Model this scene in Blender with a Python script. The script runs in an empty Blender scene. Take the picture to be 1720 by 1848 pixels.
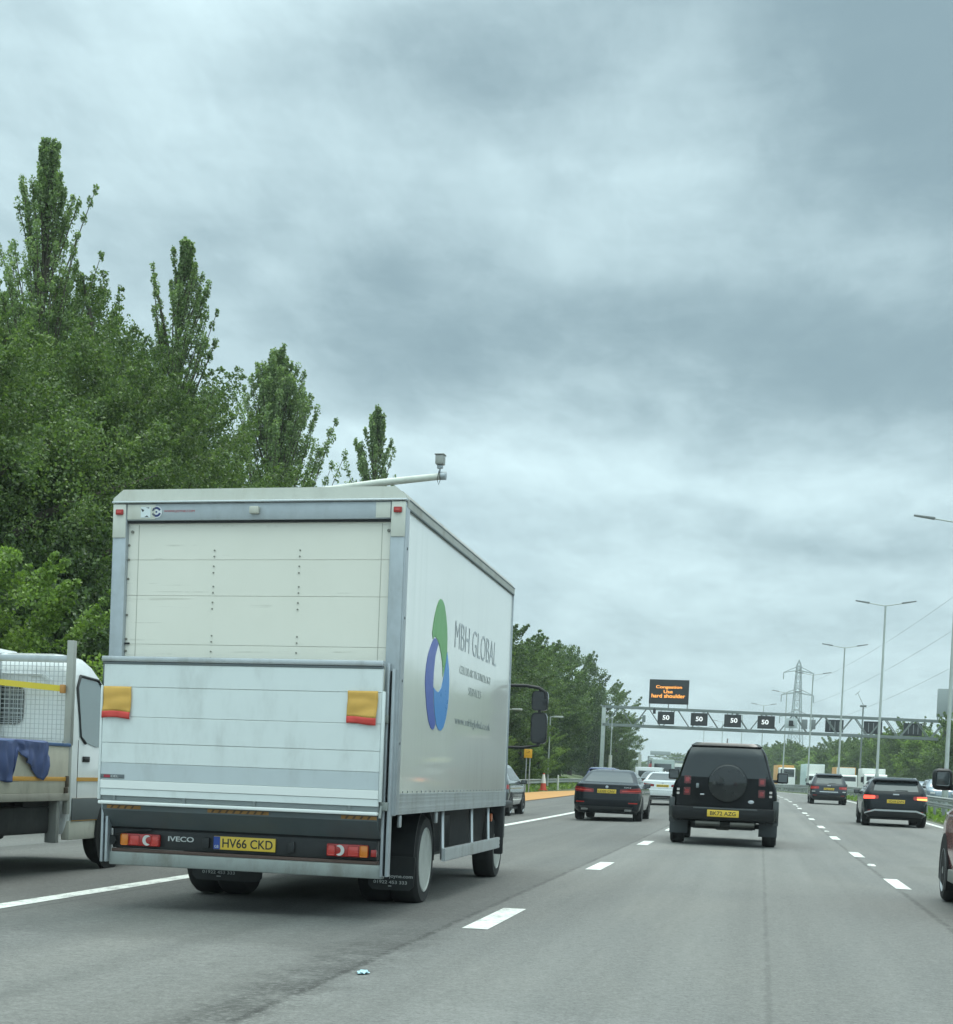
import bpy, bmesh, math, random
import numpy as np
from mathutils import Vector, Matrix
R = math.radians
PI = math.pi
random.seed(4)
scene = bpy.context.scene
COL = scene.collection

# ------------------------------------------------------------------ camera
CAM_H, F_PX, PHOTO_H = 1.188, 2892.1, 1848.0
yaw, pitch, roll = 0.29032, -0.02453, 0.04272
fw = Vector((-math.sin(yaw) * math.cos(pitch), math.cos(yaw) * math.cos(pitch), math.sin(pitch)))
rt = Vector((math.cos(yaw), math.sin(yaw), 0.0))
up = rt.cross(fw)
r2 = rt * math.cos(roll) + up * math.sin(roll)
u2 = up * math.cos(roll) - rt * math.sin(roll)
cd = bpy.data.cameras.new("camera")
cam = bpy.data.objects.new("camera", cd)
COL.objects.link(cam)
m = Matrix((r2, u2, -fw)).transposed().to_4x4()
m.translation = Vector((0, 0, CAM_H))
cam.matrix_world = m
cd.sensor_width = 36.0
cd.lens = F_PX / PHOTO_H * 36.0
cd.shift_x = (860 - 506.2) / PHOTO_H
cd.shift_y = (1451.7 - 924) / PHOTO_H
cd.clip_start = 0.1
cd.clip_end = 9000
scene.camera = cam

# ------------------------------------------------------------------ exposure, sun, sky
vs = scene.view_settings
vs.view_transform = 'Standard'
vs.look = 'None'
vs.exposure = 0.41
vs.gamma = 1.0
scene.cycles.use_denoising = True
scene.cycles.max_bounces = 6
scene.cycles.transparent_max_bounces = 6

SUN_EL, SUN_AZ = R(66), R(8)          # high and a little ahead, veiled by cloud
sl = bpy.data.lights.new("sun", 'SUN')
sl.energy = 1.1
sl.angle = R(30)
sl.color = (1.0, 0.965, 0.9)
so = bpy.data.objects.new("sun", sl)
COL.objects.link(so)
sd = Vector((math.sin(SUN_AZ) * math.cos(SUN_EL), math.cos(SUN_AZ) * math.cos(SUN_EL), math.sin(SUN_EL)))
so.rotation_euler = sd.to_track_quat('Z', 'Y').to_euler()
so.location = sd * 60


class NT:
    """small wrapper that lays out shader nodes from expressions"""
    def __init__(s, tree):
        s.t = tree
        tree.nodes.clear()

    def n(s, kind, ins=None, out=0, **props):
        nd = s.t.nodes.new(kind)
        for k, v in props.items():
            setattr(nd, k, v)
        for k, v in (ins or {}).items():
            s.put(nd.inputs[k], v)
        return nd.outputs[out] if out is not None else nd

    def put(s, sock, v):
        if isinstance(v, bpy.types.NodeSocket):
            s.t.links.new(v, sock)
        else:
            if isinstance(v, (tuple, list)) and len(v) == 3 and len(sock.default_value) == 4:
                v = (*v, 1.0)
            sock.default_value = v

    def m(s, op, a, b=0.0, c=0.0, clamp=False):
        nd = s.t.nodes.new('ShaderNodeMath')
        nd.operation = op
        nd.use_clamp = clamp
        for i, v in enumerate((a, b, c)):
            s.put(nd.inputs[i], v)
        return nd.outputs[0]

    def sm(s, x, lo, hi, a=0.0, b=1.0):
        nd = s.t.nodes.new('ShaderNodeMapRange')
        nd.interpolation_type = 'SMOOTHSTEP'
        for i, v in enumerate((x, lo, hi, a, b)):
            s.put(nd.inputs[i], v)
        return nd.outputs[0]

    def mix(s, f, a, b, mode='MIX'):
        nd = s.t.nodes.new('ShaderNodeMix')
        nd.data_type = 'RGBA'
        nd.blend_type = mode
        s.put(nd.inputs[0], f)
        s.put(nd.inputs[6], a)
        s.put(nd.inputs[7], b)
        return nd.outputs[2]

    def noise(s, vec, scale, detail=4.0, rough=0.55, dist=0.0):
        return s.n('ShaderNodeTexNoise', {'Vector': vec, 'Scale': scale, 'Detail': detail, 'Roughness': rough, 'Distortion': dist})

    def vec(s, x, y, z=0.0):
        return s.n('ShaderNodeCombineXYZ', {0: x, 1: y, 2: z})


def build_world():
    w = bpy.data.worlds.new("World")
    scene.world = w
    w.use_nodes = True
    q = NT(w.node_tree)
    d = q.n('ShaderNodeTexCoord', out=0)
    sp = q.n('ShaderNodeSeparateXYZ', {0: d}, out=None)
    X, Y, Z = sp.outputs
    az = q.m('ARCTAN2', X, Y)
    el = q.m('ARCSINE', Z)
    # broad cloud decks, given by compass bearing and elevation, edges torn by noise
    wv = q.n('ShaderNodeTexNoise', {'Vector': q.vec(q.m('MULTIPLY', az, 5.0), q.m('MULTIPLY', el, 9.0)), 'Scale': 1.0, 'Detail': 5.0, 'Roughness': 0.55}, out=1)
    ws = q.n('ShaderNodeSeparateColor', {0: wv}, out=None)
    az2 = q.m('ADD', az, q.m('MULTIPLY', q.m('SUBTRACT', ws.outputs[0], 0.5), 0.22))
    el2 = q.m('ADD', el, q.m('MULTIPLY', q.m('SUBTRACT', ws.outputs[1], 0.5), 0.10))

    def deck(a0, e0, sa, se, tilt=0.0):
        u = q.m('DIVIDE', q.m('SUBTRACT', az2, a0), sa)
        v = q.m('DIVIDE', q.m('SUBTRACT', q.m('SUBTRACT', el2, e0), q.m('MULTIPLY', q.m('SUBTRACT', az2, a0), tilt)), se)
        return q.m('EXPONENT', q.m('MULTIPLY', q.m('ADD', q.m('MULTIPLY', u, u), q.m('MULTIPLY', v, v)), -1.0))
    f = 0.635
    for amp, a0, e0, sa, se, tilt in (
            (-0.66, -0.02, 0.252, 0.20, 0.048, -0.04),    # dark deck across the middle
            (-0.30, 0.16, 0.235, 0.14, 0.05, 0.0),
            (-0.24, -0.21, 0.275, 0.09, 0.045, 0.0),
            (-0.22, -0.30, 0.335, 0.13, 0.030, 0.0),
            (-0.58, 0.10, 0.400, 0.095, 0.080, 0.1),     # dark bank high on the right
            (-0.46, -0.06, 0.445, 0.17, 0.060, 0.0),      # grey top middle
            (-0.26, -0.20, 0.415, 0.08, 0.035, 0.0),
            (-0.20, -0.46, 0.425, 0.05, 0.020, 0.0),
            (0.02, -0.085, 0.375, 0.07, 0.022, -0.05),   # pale break
            (0.05, -0.15, 0.345, 0.09, 0.022, 0.0),
            (-0.30, 0.02, 0.345, 0.13, 0.045, 0.0),
            (0.30, -0.38, 0.465, 0.11, 0.045, 0.0),
            (0.34, -0.17, 0.195, 0.12, 0.022, -0.06),     # bright band under the deck
            (0.24, 0.02, 0.175, 0.10, 0.016, 0.0),
            (-0.34, -0.04, 0.170, 0.035, 0.009, -0.1),
            (-0.26, 0.05, 0.142, 0.11, 0.014, -0.05),
            (0.12, -0.05, 0.118, 0.16, 0.014, 0.0),
            (-0.14, 0.02, 0.085, 0.14, 0.012, 0.0)):
        f = q.m('ADD', f, q.m('MULTIPLY', deck(a0, e0, sa, se, tilt), amp * 1.02))
    # cloud texture on a plane overhead: puffs high up, drawn-out streaks low down
    k = q.m('DIVIDE', 1.0, q.m('ADD', q.m('MAXIMUM', el, 0.0), 0.17))
    pv = q.vec(q.m('MULTIPLY', az, k), q.m('MULTIPLY', k, 0.62), 2.3)
    n1 = q.noise(pv, 2.6, 8.0, 0.55, 0.25)
    n2 = q.noise(pv, 8.0, 8.0, 0.62, 0.25)
    n3 = q.noise(q.vec(q.m('MULTIPLY', az, 6.0), q.m('MULTIPLY', el, 26.0), 7.7), 1.7, 6.0, 0.55, 0.4)
    f = q.m('ADD', f, q.m('MULTIPLY', q.m('SUBTRACT', q.sm(n1, 0.28, 0.72), 0.5), 0.27))
    f = q.m('ADD', f, q.m('MULTIPLY', q.m('SUBTRACT', q.sm(n2, 0.32, 0.68), 0.5), 0.15))
    n4 = q.noise(pv, 17.0, 8.0, 0.60, 0.6)
    f = q.m('ADD', f, q.m('MULTIPLY', q.m('SUBTRACT', q.sm(n4, 0.34, 0.66), 0.5), 0.07))
    f = q.m('ADD', f, q.m('MULTIPLY', q.m('SUBTRACT', n3, 0.5), 0.30))
    f = q.m('MINIMUM', q.m('SMOOTH_MAX', f, 0.0, 0.35), 1.15)
    cloud = q.mix(f, (0.195, 0.290, 0.330), (0.575, 0.745, 0.785))
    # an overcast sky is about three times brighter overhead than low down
    gain = q.m('MULTIPLY', q.sm(el, 0.50, 1.10, 1.0, 3.3), q.sm(Y, -0.5, 0.3, 1.3, 1.0))  # sky behind the camera is brightened too, added to light rear-facing surfaces
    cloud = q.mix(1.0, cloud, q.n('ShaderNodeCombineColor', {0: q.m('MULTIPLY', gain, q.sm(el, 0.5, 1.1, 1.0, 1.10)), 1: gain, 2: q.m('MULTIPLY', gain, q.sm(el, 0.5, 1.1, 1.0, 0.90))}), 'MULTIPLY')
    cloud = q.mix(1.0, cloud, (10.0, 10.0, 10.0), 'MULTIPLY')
    sky = q.n('ShaderNodeTexSky', sky_type='NISHITA', sun_disc=False, sun_elevation=SUN_EL, sun_rotation=SUN_AZ, air_density=1.0, dust_density=2.0)
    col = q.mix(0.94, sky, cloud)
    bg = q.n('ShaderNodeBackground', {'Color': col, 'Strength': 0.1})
    out = q.n('ShaderNodeOutputWorld', out=None)
    w.node_tree.links.new(bg, out.inputs[0])


build_world()

# ------------------------------------------------------------------ materials
MATS = {}


def mat(name, col, rough=0.5, metal=0.0, coat=0.0, var=0.06, vscale=3.0, bump=0.0, bscale=40.0, emit=None, spec=0.5, dirt=0.0, dirtcol=(0.16, 0.15, 0.12)):
    if name in MATS:
        return MATS[name]
    mm = bpy.data.materials.new(name)
    mm.use_nodes = True
    q = NT(mm.node_tree)
    tc = q.n('ShaderNodeTexCoord', out=3)
    n = q.noise(tc, vscale, 5.0, 0.6)
    lo = tuple(max(0.0, c * (1 - var)) for c in col)
    hi = tuple(min(1.0, c * (1 + var)) for c in col)
    c = q.mix(n, lo, hi)
    if dirt:
        n3 = q.noise(q.n('ShaderNodeMapping', {'Vector': tc, 'Scale': (1.0, 1.0, 0.35)}), 4.0, 7.0, 0.68)
        c = q.mix(q.sm(n3, 0.44, 0.80, 0.0, dirt), c, dirtcol)
    rg = q.m('ADD', q.m('MULTIPLY', q.m('SUBTRACT', q.noise(tc, vscale * 2.3, 4.0, 0.6), 0.5), 0.18 if rough > 0.15 else 0.04), rough, clamp=True)
    b = q.n('ShaderNodeBsdfPrincipled', {'Base Color': c, 'Roughness': rg, 'Metallic': metal, 'Coat Weight': coat, 'Coat Roughness': 0.04, 'Specular IOR Level': spec}, out=None)
    if bump:
        bn = q.n('ShaderNodeBump', {'Height': q.noise(tc, bscale, 3.0, 0.6), 'Strength': bump, 'Distance': 0.01})
        q.put(b.inputs['Normal'], bn)
    if emit:
        q.put(b.inputs['Emission Color'], emit[0])
        q.put(b.inputs['Emission Strength'], emit[1])
    o = q.n('ShaderNodeOutputMaterial', out=None)
    mm.node_tree.links.new(b.outputs[0], o.inputs[0])
    MATS[name] = mm
    return mm


def mat_leaf(name, dark, mid, light, trans=0.35):
    mm = bpy.data.materials.new(name)
    mm.use_nodes = True
    q = NT(mm.node_tree)
    r = q.n('ShaderNodeNewGeometry', out=None).outputs['Random Per Island']
    tc = q.n('ShaderNodeTexCoord', out=3)
    big = q.noise(tc, 0.35, 2.0, 0.5)
    v = q.m('ADD', q.m('MULTIPLY', r, 0.75), q.m('MULTIPLY', q.m('SUBTRACT', big, 0.4), 0.9), clamp=True)
    c = q.mix(q.sm(v, 0.0, 0.55), dark, mid)
    c = q.mix(q.sm(v, 0.5, 1.0), c, light)
    b = q.n('ShaderNodeBsdfPrincipled', {'Base Color': c, 'Roughness': 0.5, 'Specular IOR Level': 0.4})
    t = q.n('ShaderNodeBsdfTranslucent', {'Color': q.mix(1.0, c, (1.3, 1.5, 0.7), 'MULTIPLY')})
    mx = q.n('ShaderNodeMixShader', {0: trans, 1: b, 2: t})
    o = q.n('ShaderNodeOutputMaterial', out=None)
    mm.node_tree.links.new(mx, o.inputs[0])
    return mm


def mat_asphalt(name, base, seams=(), stretch=True):
    mm = bpy.data.materials.new(name)
    mm.use_nodes = True
    q = NT(mm.node_tree)
    tc = q.n('ShaderNodeTexCoord', out=3)
    sp = q.n('ShaderNodeSeparateXYZ', {0: tc}, out=None)
    X, Y, Z = sp.outputs
    fine = q.noise(tc, 55.0, 4.0, 0.75)
    med = q.noise(tc, 7.0, 5.0, 0.65)
    big = q.noise(q.n('ShaderNodeMapping', {'Vector': tc, 'Scale': (0.5, 0.13, 1.0)}), 1.0, 4.0, 0.6, 0.5)
    streak = q.noise(q.n('ShaderNodeMapping', {'Vector': tc, 'Scale': (1.9, 0.03, 1.0)}), 1.0, 3.0, 0.5)
    c = tuple(base)
    k = q.m('ADD', 0.52, q.m('MULTIPLY', big, 0.50))
    k = q.m('ADD', k, q.m('MULTIPLY', q.m('SUBTRACT', streak, 0.5), 0.55))
    k = q.m('ADD', k, q.m('MULTIPLY', q.m('SUBTRACT', med, 0.5), 0.42))
    k = q.m('ADD', k, q.m('MULTIPLY', q.m('SUBTRACT', fine, 0.5), 1.5))
    k = q.m('ADD', k, q.m('MULTIPLY', q.m('SUBTRACT', q.noise(tc, 19.0, 3.0, 0.75), 0.5), 0.9))
    k = q.m('ADD', k, 0.18)
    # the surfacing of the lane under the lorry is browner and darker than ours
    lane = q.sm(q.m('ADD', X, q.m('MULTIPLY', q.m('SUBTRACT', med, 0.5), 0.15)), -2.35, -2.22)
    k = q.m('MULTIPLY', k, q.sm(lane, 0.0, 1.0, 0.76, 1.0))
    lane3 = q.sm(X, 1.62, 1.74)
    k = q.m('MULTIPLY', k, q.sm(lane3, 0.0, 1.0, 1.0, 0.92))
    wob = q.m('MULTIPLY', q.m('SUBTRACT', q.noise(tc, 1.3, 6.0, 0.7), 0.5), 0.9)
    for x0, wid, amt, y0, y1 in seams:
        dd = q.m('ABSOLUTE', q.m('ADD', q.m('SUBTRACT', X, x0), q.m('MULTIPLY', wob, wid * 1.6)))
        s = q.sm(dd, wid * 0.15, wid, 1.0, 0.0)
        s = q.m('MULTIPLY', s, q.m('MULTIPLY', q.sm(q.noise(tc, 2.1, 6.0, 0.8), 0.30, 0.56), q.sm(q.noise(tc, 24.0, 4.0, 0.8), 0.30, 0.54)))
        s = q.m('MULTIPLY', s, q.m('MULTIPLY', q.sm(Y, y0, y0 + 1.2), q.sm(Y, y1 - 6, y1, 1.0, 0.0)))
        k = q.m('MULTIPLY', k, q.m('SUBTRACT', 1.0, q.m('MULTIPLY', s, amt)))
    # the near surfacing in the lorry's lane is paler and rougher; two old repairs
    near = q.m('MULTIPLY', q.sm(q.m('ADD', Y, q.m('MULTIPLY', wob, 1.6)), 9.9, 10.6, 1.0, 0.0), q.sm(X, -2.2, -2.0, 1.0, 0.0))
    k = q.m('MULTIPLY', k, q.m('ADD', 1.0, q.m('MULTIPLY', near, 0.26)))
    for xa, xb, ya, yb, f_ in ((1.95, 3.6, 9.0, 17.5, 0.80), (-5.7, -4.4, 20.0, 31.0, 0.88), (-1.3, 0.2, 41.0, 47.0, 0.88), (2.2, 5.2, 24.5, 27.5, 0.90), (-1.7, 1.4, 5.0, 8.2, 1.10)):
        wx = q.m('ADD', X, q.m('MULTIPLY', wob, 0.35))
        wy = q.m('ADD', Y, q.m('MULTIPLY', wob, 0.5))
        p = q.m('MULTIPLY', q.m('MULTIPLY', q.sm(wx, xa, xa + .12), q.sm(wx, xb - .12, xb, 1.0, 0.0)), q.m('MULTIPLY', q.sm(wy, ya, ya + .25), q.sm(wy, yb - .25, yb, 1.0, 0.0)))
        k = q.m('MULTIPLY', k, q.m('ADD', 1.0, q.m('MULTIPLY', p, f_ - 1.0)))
    # light stone chips worn out of the binder
    vo = q.n('ShaderNodeTexVoronoi', {'Vector': tc, 'Scale': 20.0, 'Randomness': 1.0}, out=0)
    chip = q.m('MULTIPLY', q.sm(vo, 0.06, 0.13, 1.0, 0.0), q.sm(q.noise(tc, 9.0, 2.0), 0.54, 0.64))
    kk = q.n('ShaderNodeCombineColor', {0: k, 1: k, 2: k})
    col = q.mix(1.0, c, kk, 'MULTIPLY')
    col = q.mix(q.m('MULTIPLY', q.sm(big, 0.35, 0.7), 0.35), col, q.mix(1.0, col, (1.06, 1.0, 0.92), 'MULTIPLY'))
    col = q.mix(q.m('MULTIPLY', chip, 0.6), col, (0.42, 0.44, 0.42))
    b = q.n('ShaderNodeBsdfPrincipled', {'Base Color': col, 'Roughness': q.m('ADD', 0.74, q.m('MULTIPLY', q.m('SUBTRACT', med, 0.5), 0.2)), 'Specular IOR Level': 0.35}, out=None)
    bn = q.n('ShaderNodeBump', {'Height': q.m('ADD', fine, q.m('MULTIPLY', med, 0.6)), 'Strength': 0.8, 'Distance': 0.02})
    q.put(b.inputs['Normal'], bn)
    o = q.n('ShaderNodeOutputMaterial', out=None)
    mm.node_tree.links.new(b.outputs[0], o.inputs[0])
    return mm


def mat_marking(name, col):
    mm = bpy.data.materials.new(name)
    mm.use_nodes = True
    q = NT(mm.node_tree)
    tc = q.n('ShaderNodeTexCoord', out=3)
    n = q.noise(tc, 18.0, 6.0, 0.75)
    n2 = q.noise(tc, 2.5, 4.0, 0.6)
    f = q.sm(q.m('ADD', n, q.m('MULTIPLY', n2, 0.6)), 0.76, 0.95, 0.0, 0.75)
    c = q.mix(f, col, (0.24, 0.25, 0.24))
    b = q.n('ShaderNodeBsdfPrincipled', {'Base Color': c, 'Roughness': 0.6})
    o = q.n('ShaderNodeOutputMaterial', out=None)
    mm.node_tree.links.new(b, o.inputs[0])
    return mm


def mat_ground():
    mm = bpy.data.materials.new("grass_ground")
    mm.use_nodes = True
    q = NT(mm.node_tree)
    tc = q.n('ShaderNodeTexCoord', out=3)
    n = q.noise(tc, 0.7, 6.0, 0.7)
    n2 = q.noise(tc, 14.0, 4.0, 0.7)
    c = q.mix(n, (0.055, 0.085, 0.03), (0.12, 0.15, 0.055))
    c = q.mix(q.m('MULTIPLY', n2, 0.6), c, (0.06, 0.09, 0.035))
    b = q.n('ShaderNodeBsdfPrincipled', {'Base Color': c, 'Roughness': 0.9}, out=None)
    q.put(b.inputs['Normal'], q.n('ShaderNodeBump', {'Height': n2, 'Strength': 0.8, 'Distance': 0.05}))
    o = q.n('ShaderNodeOutputMaterial', out=None)
    mm.node_tree.links.new(b.outputs[0], o.inputs[0])
    return mm


def mat_shutter():
    """cream roller shutter laths with long faint rub marks"""
    mm = bpy.data.materials.new("shutter_cream")
    mm.use_nodes = True
    q = NT(mm.node_tree)
    tc = q.n('ShaderNodeTexCoord', out=3)
    mp = q.n('ShaderNodeMapping', {'Vector': tc, 'Rotation': (0, R(3), 0), 'Scale': (0.7, 1.0, 30.0)})
    s = q.noise(mp, 1.1, 2.0, 0.5)
    g = q.noise(tc, 1.7, 5.0, 0.65)
    sc = q.m('MULTIPLY', q.sm(s, 0.60, 0.66), q.sm(g, 0.50, 0.60))
    c = q.mix(g, (0.72, 0.705, 0.625), (0.80, 0.785, 0.71))
    c = q.mix(q.m('MULTIPLY', sc, 0.45), c, (0.42, 0.40, 0.33))
    b = q.n('ShaderNodeBsdfPrincipled', {'Base Color': c, 'Roughness': 0.42})
    o = q.n('ShaderNodeOutputMaterial', out=None)
    mm.node_tree.links.new(b, o.inputs[0])
    return mm


def mat_panel():
    """glossy white lorry side with faint streaks of road film"""
    mm = bpy.data.materials.new("box_white")
    mm.use_nodes = True
    q = NT(mm.node_tree)
    tc = q.n('ShaderNodeTexCoord', out=3)
    s = q.noise(q.n('ShaderNodeMapping', {'Vector': tc, 'Scale': (1.0, 3.2, 0.16)}), 2.0, 5.0, 0.6)
    g = q.noise(tc, 1.1, 5.0, 0.6)
    c = q.mix(q.m('MULTIPLY', q.sm(s, 0.45, 0.8), 0.55), (0.80, 0.815, 0.785), (0.62, 0.645, 0.61))
    c = q.mix(q.m('MULTIPLY', g, 0.2), c, (0.70, 0.715, 0.65))
    z = q.n('ShaderNodeSeparateXYZ', {0: tc}, out=2)
    film = q.m('MULTIPLY', q.sm(q.m('ADD', z, q.m('MULTIPLY', s, 0.5)), 1.1, 1.75, 1.0, 0.0), 0.42)
    c = q.mix(film, c, (0.50, 0.50, 0.43))
    b = q.n('ShaderNodeBsdfPrincipled', {'Base Color': c, 'Roughness': q.m('ADD', 0.10, q.m('MULTIPLY', s, 0.16)), 'Specular IOR Level': 0.5, 'Coat Weight': 0.6, 'Coat Roughness': 0.05})
    o = q.n('ShaderNodeOutputMaterial', out=None)
    mm.node_tree.links.new(b, o.inputs[0])
    return mm


WHITE_PANEL = mat_panel()
SHUTTER = mat_shutter()
ALU = mat("aluminium", (0.50, 0.53, 0.55), 0.42, 0.7, var=0.12, vscale=6, dirt=0.5)
GALV = mat("galvanised", (0.42, 0.46, 0.49), 0.5, 0.55, var=0.15, vscale=9, dirt=0.35)
GALV_DULL = mat("galvanised_dull", (0.30, 0.33, 0.32), 0.62, 0.4, var=0.2, vscale=6, dirt=0.7)
LIFT_WHITE = mat("lift_white", (0.70, 0.75, 0.75), 0.38, 0.1, var=0.06, vscale=1.3, dirt=0.36, dirtcol=(0.30, 0.31, 0.29))
LIFT_BAND = mat("lift_band", (0.52, 0.575, 0.60), 0.42, 0.2, var=0.06, vscale=2, dirt=0.4, dirtcol=(0.27, 0.28, 0.26))
LIFT_BRIGHT = mat("lift_bright", (0.78, 0.81, 0.80), 0.35, 0.1, var=0.04)
STEEL_GREY = mat("lift_steel", (0.12, 0.145, 0.155), 0.55, 0.2, var=0.2, vscale=4, dirt=0.5)
BLACK = mat("black_plastic", (0.016, 0.018, 0.02), 0.55, var=0.25, vscale=5, dirt=0.25, dirtcol=(0.06, 0.06, 0.055))
BLACK_GLOSS = mat("black_gloss", (0.010, 0.011, 0.012), 0.18)
RUBBER = mat("tyre_rubber", (0.02, 0.021, 0.022), 0.85, var=0.3, vscale=8, bump=0.3, bscale=60)
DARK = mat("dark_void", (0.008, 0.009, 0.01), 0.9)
UNDER = mat("underframe", (0.022, 0.024, 0.025), 0.8, var=0.35, vscale=6, dirt=0.5, dirtcol=(0.07, 0.066, 0.058))
RED_LENS = mat("red_lens", (0.36, 0.018, 0.016), 0.2, coat=0.5)
RED_BRIGHT = mat("red_bright", (0.55, 0.05, 0.04), 0.25, coat=0.5)
AMBER_LENS = mat("amber_lens", (0.65, 0.20, 0.02), 0.2, coat=0.5)
WHITE_LENS = mat("clear_lens", (0.60, 0.60, 0.58), 0.15, coat=0.5)
BRAKE_LIT = mat("brake_light_lit", (0.6, 0.03, 0.02), 0.2, emit=((1.0, 0.10, 0.06), 1.6))
AMBER_LIT = mat("indicator_lit", (0.7, 0.3, 0.05), 0.2, emit=((1.0, 0.42, 0.12), 1.4))
HEAD_LIT = mat("headlight_lit", (0.8, 0.8, 0.8), 0.2, emit=((1.0, 0.97, 0.9), 2.0))
PLATE_Y = mat("plate_yellow", (0.72, 0.50, 0.06), 0.4, var=0.08, vscale=12)
PLATE_W = mat("plate_white", (0.7, 0.7, 0.68), 0.4)
BLUE_EU = mat("plate_blue", (0.02, 0.06, 0.30), 0.4)
INK = mat("black_lettering", (0.015, 0.016, 0.018), 0.5)
GLASS = mat("tinted_glass", (0.012, 0.016, 0.018), 0.03, spec=0.9)
GLASS_GREY = mat("grey_glass", (0.05, 0.062, 0.066), 0.05, spec=1.0)
CHROME = mat("chrome", (0.62, 0.64, 0.65), 0.15, 0.95)
RIM_ALLOY = mat("wheel_rim", (0.42, 0.44, 0.45), 0.35, 0.75, var=0.1)
RIM_DARK = mat("wheel_rim_dark", (0.05, 0.05, 0.052), 0.4, 0.4)
RIM_LORRY = mat("lorry_rim", (0.40, 0.42, 0.40), 0.55, 0.0, var=0.2, vscale=10, dirt=0.7, dirtcol=(0.12, 0.115, 0.10))
POLE_GREY = mat("pole_grey", (0.44, 0.48, 0.46), 0.6, 0.3, var=0.15, vscale=2, dirt=0.3)
GANTRY_GREY = mat("gantry_grey", (0.21, 0.245, 0.235), 0.65, 0.2, var=0.15, vscale=1.5, dirt=0.3)
SIGN_BLACK = mat("sign_black", (0.022, 0.026, 0.030), 0.6)
SIGN_BACK = mat("sign_back_grey", (0.34, 0.38, 0.38), 0.7, 0.2)
LED_AMBER = mat("led_amber", (0.4, 0.15, 0.02), 0.5, emit=((1.0, 0.40, 0.07), 1.25))
LED_WHITE = mat("led_white", (0.6, 0.6, 0.6), 0.5, emit=((0.95, 1.0, 1.0), 0.55))
BARK = mat("bark", (0.085, 0.075, 0.055), 0.9, var=0.4, vscale=6, bump=0.6, bscale=12)

# ------------------------------------------------------------------ mesh helpers


class MB:
    """collects boxes, tubes, prisms ... and links them as ONE mesh object"""
    def __init__(s):
        s.bm = bmesh.new()

    def _merge(s, b2):
        me = bpy.data.meshes.new("tmp")
        b2.to_mesh(me)
        b2.free()
        s.bm.from_mesh(me)
        bpy.data.meshes.remove(me)

    def box(s, x0, x1, y0, y1, z0, z1, bev=0.0, rot=None, seg=2):
        b = bmesh.new()
        bmesh.ops.create_cube(b, size=1.0)
        c = Vector(((x0 + x1) / 2, (y0 + y1) / 2, (z0 + z1) / 2))
        for v in b.verts:
            v.co = Vector((v.co.x * (x1 - x0), v.co.y * (y1 - y0), v.co.z * (z1 - z0)))
        if bev:
            bmesh.ops.bevel(b, geom=b.edges[:], offset=bev, segments=seg, affect='EDGES', profile=0.5)
        for v in b.verts:
            v.co = (rot @ v.co if rot else v.co) + c
        s._merge(b)
        return s

    def tube(s, pts, rad, seg=8, caps=True):
        pts = [Vector(p) for p in pts]
        n = len(pts)
        rad = rad if isinstance(rad, (list, tuple)) else [rad] * n
        rings = []
        ref = None
        for i, p in enumerate(pts):
            t = (pts[min(i + 1, n - 1)] - pts[max(i - 1, 0)]).normalized()
            if ref is None:
                ref = Vector((0, 0, 1)) if abs(t.z) < 0.9 else Vector((1, 0, 0))
            a = t.cross(ref).normalized()
            b = a.cross(t).normalized()
            ref = b
            rings.append([s.bm.verts.new(p + (a * math.cos(2 * PI * k / seg) + b * math.sin(2 * PI * k / seg)) * rad[i]) for k in range(seg)])
        for i in range(n - 1):
            for k in range(seg):
                s.bm.faces.new((rings[i][k], rings[i + 1][k], rings[i + 1][(k + 1) % seg], rings[i][(k + 1) % seg]))
        if caps:
            s.bm.faces.new(rings[0])
            s.bm.faces.new(rings[-1][::-1])
        return s

    def lathe_x(s, cx, cy, cz, prof, seg=28, flip=1, ring=False):
        """closed profile of (radius, x) turned about the x axis"""
        rings = []
        for r, x in prof:
            rings.append([s.bm.verts.new((cx + x * flip, cy + r * math.cos(2 * PI * k / seg), cz + r * math.sin(2 * PI * k / seg))) for k in range(seg)])
        for i in range(len(prof) - 1):
            for k in range(seg):
                s.bm.faces.new((rings[i][k], rings[i][(k + 1) % seg], rings[i + 1][(k + 1) % seg], rings[i + 1][k]))
        if ring:
            for k in range(seg):
                s.bm.faces.new((rings[-1][k], rings[-1][(k + 1) % seg], rings[0][(k + 1) % seg], rings[0][k]))
        else:
            s.bm.faces.new(rings[0])
            s.bm.faces.new(rings[-1][::-1])
        return s

    def prism(s, poly, O, U, V, depth):
        """a flat outline in the frame O + U a + V b, given thickness towards U x V"""
        O, U, V = Vector(O), Vector(U), Vector(V)
        N = U.cross(V).normalized() * depth
        lo = [s.bm.verts.new(O + U * a + V * b) for a, b in poly]
        hi = [s.bm.verts.new(O + U * a + V * b + N) for a, b in poly]
        n = len(poly)
        s.bm.faces.new(lo[::-1])
        s.bm.faces.new(hi)
        for i in range(n):
            s.bm.faces.new((lo[i], lo[(i + 1) % n], hi[(i + 1) % n], hi[i]))
        return s

    def build(s, name, material, parent=None, smooth=40.0):
        bmesh.ops.recalc_face_normals(s.bm, faces=s.bm.faces[:])
        me = bpy.data.meshes.new(name)
        s.bm.to_mesh(me)
        s.bm.free()
        return link_mesh(name, me, material, parent, smooth)


def link_mesh(name, me, material, parent=None, smooth=40.0):
    me.materials.append(material)
    if smooth:
        me.polygons.foreach_set('use_smooth', [True] * len(me.polygons))
        me.set_sharp_from_angle(angle=R(smooth))
    o = bpy.data.objects.new(name, me)
    COL.objects.link(o)
    o.parent = parent
    return o


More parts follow.
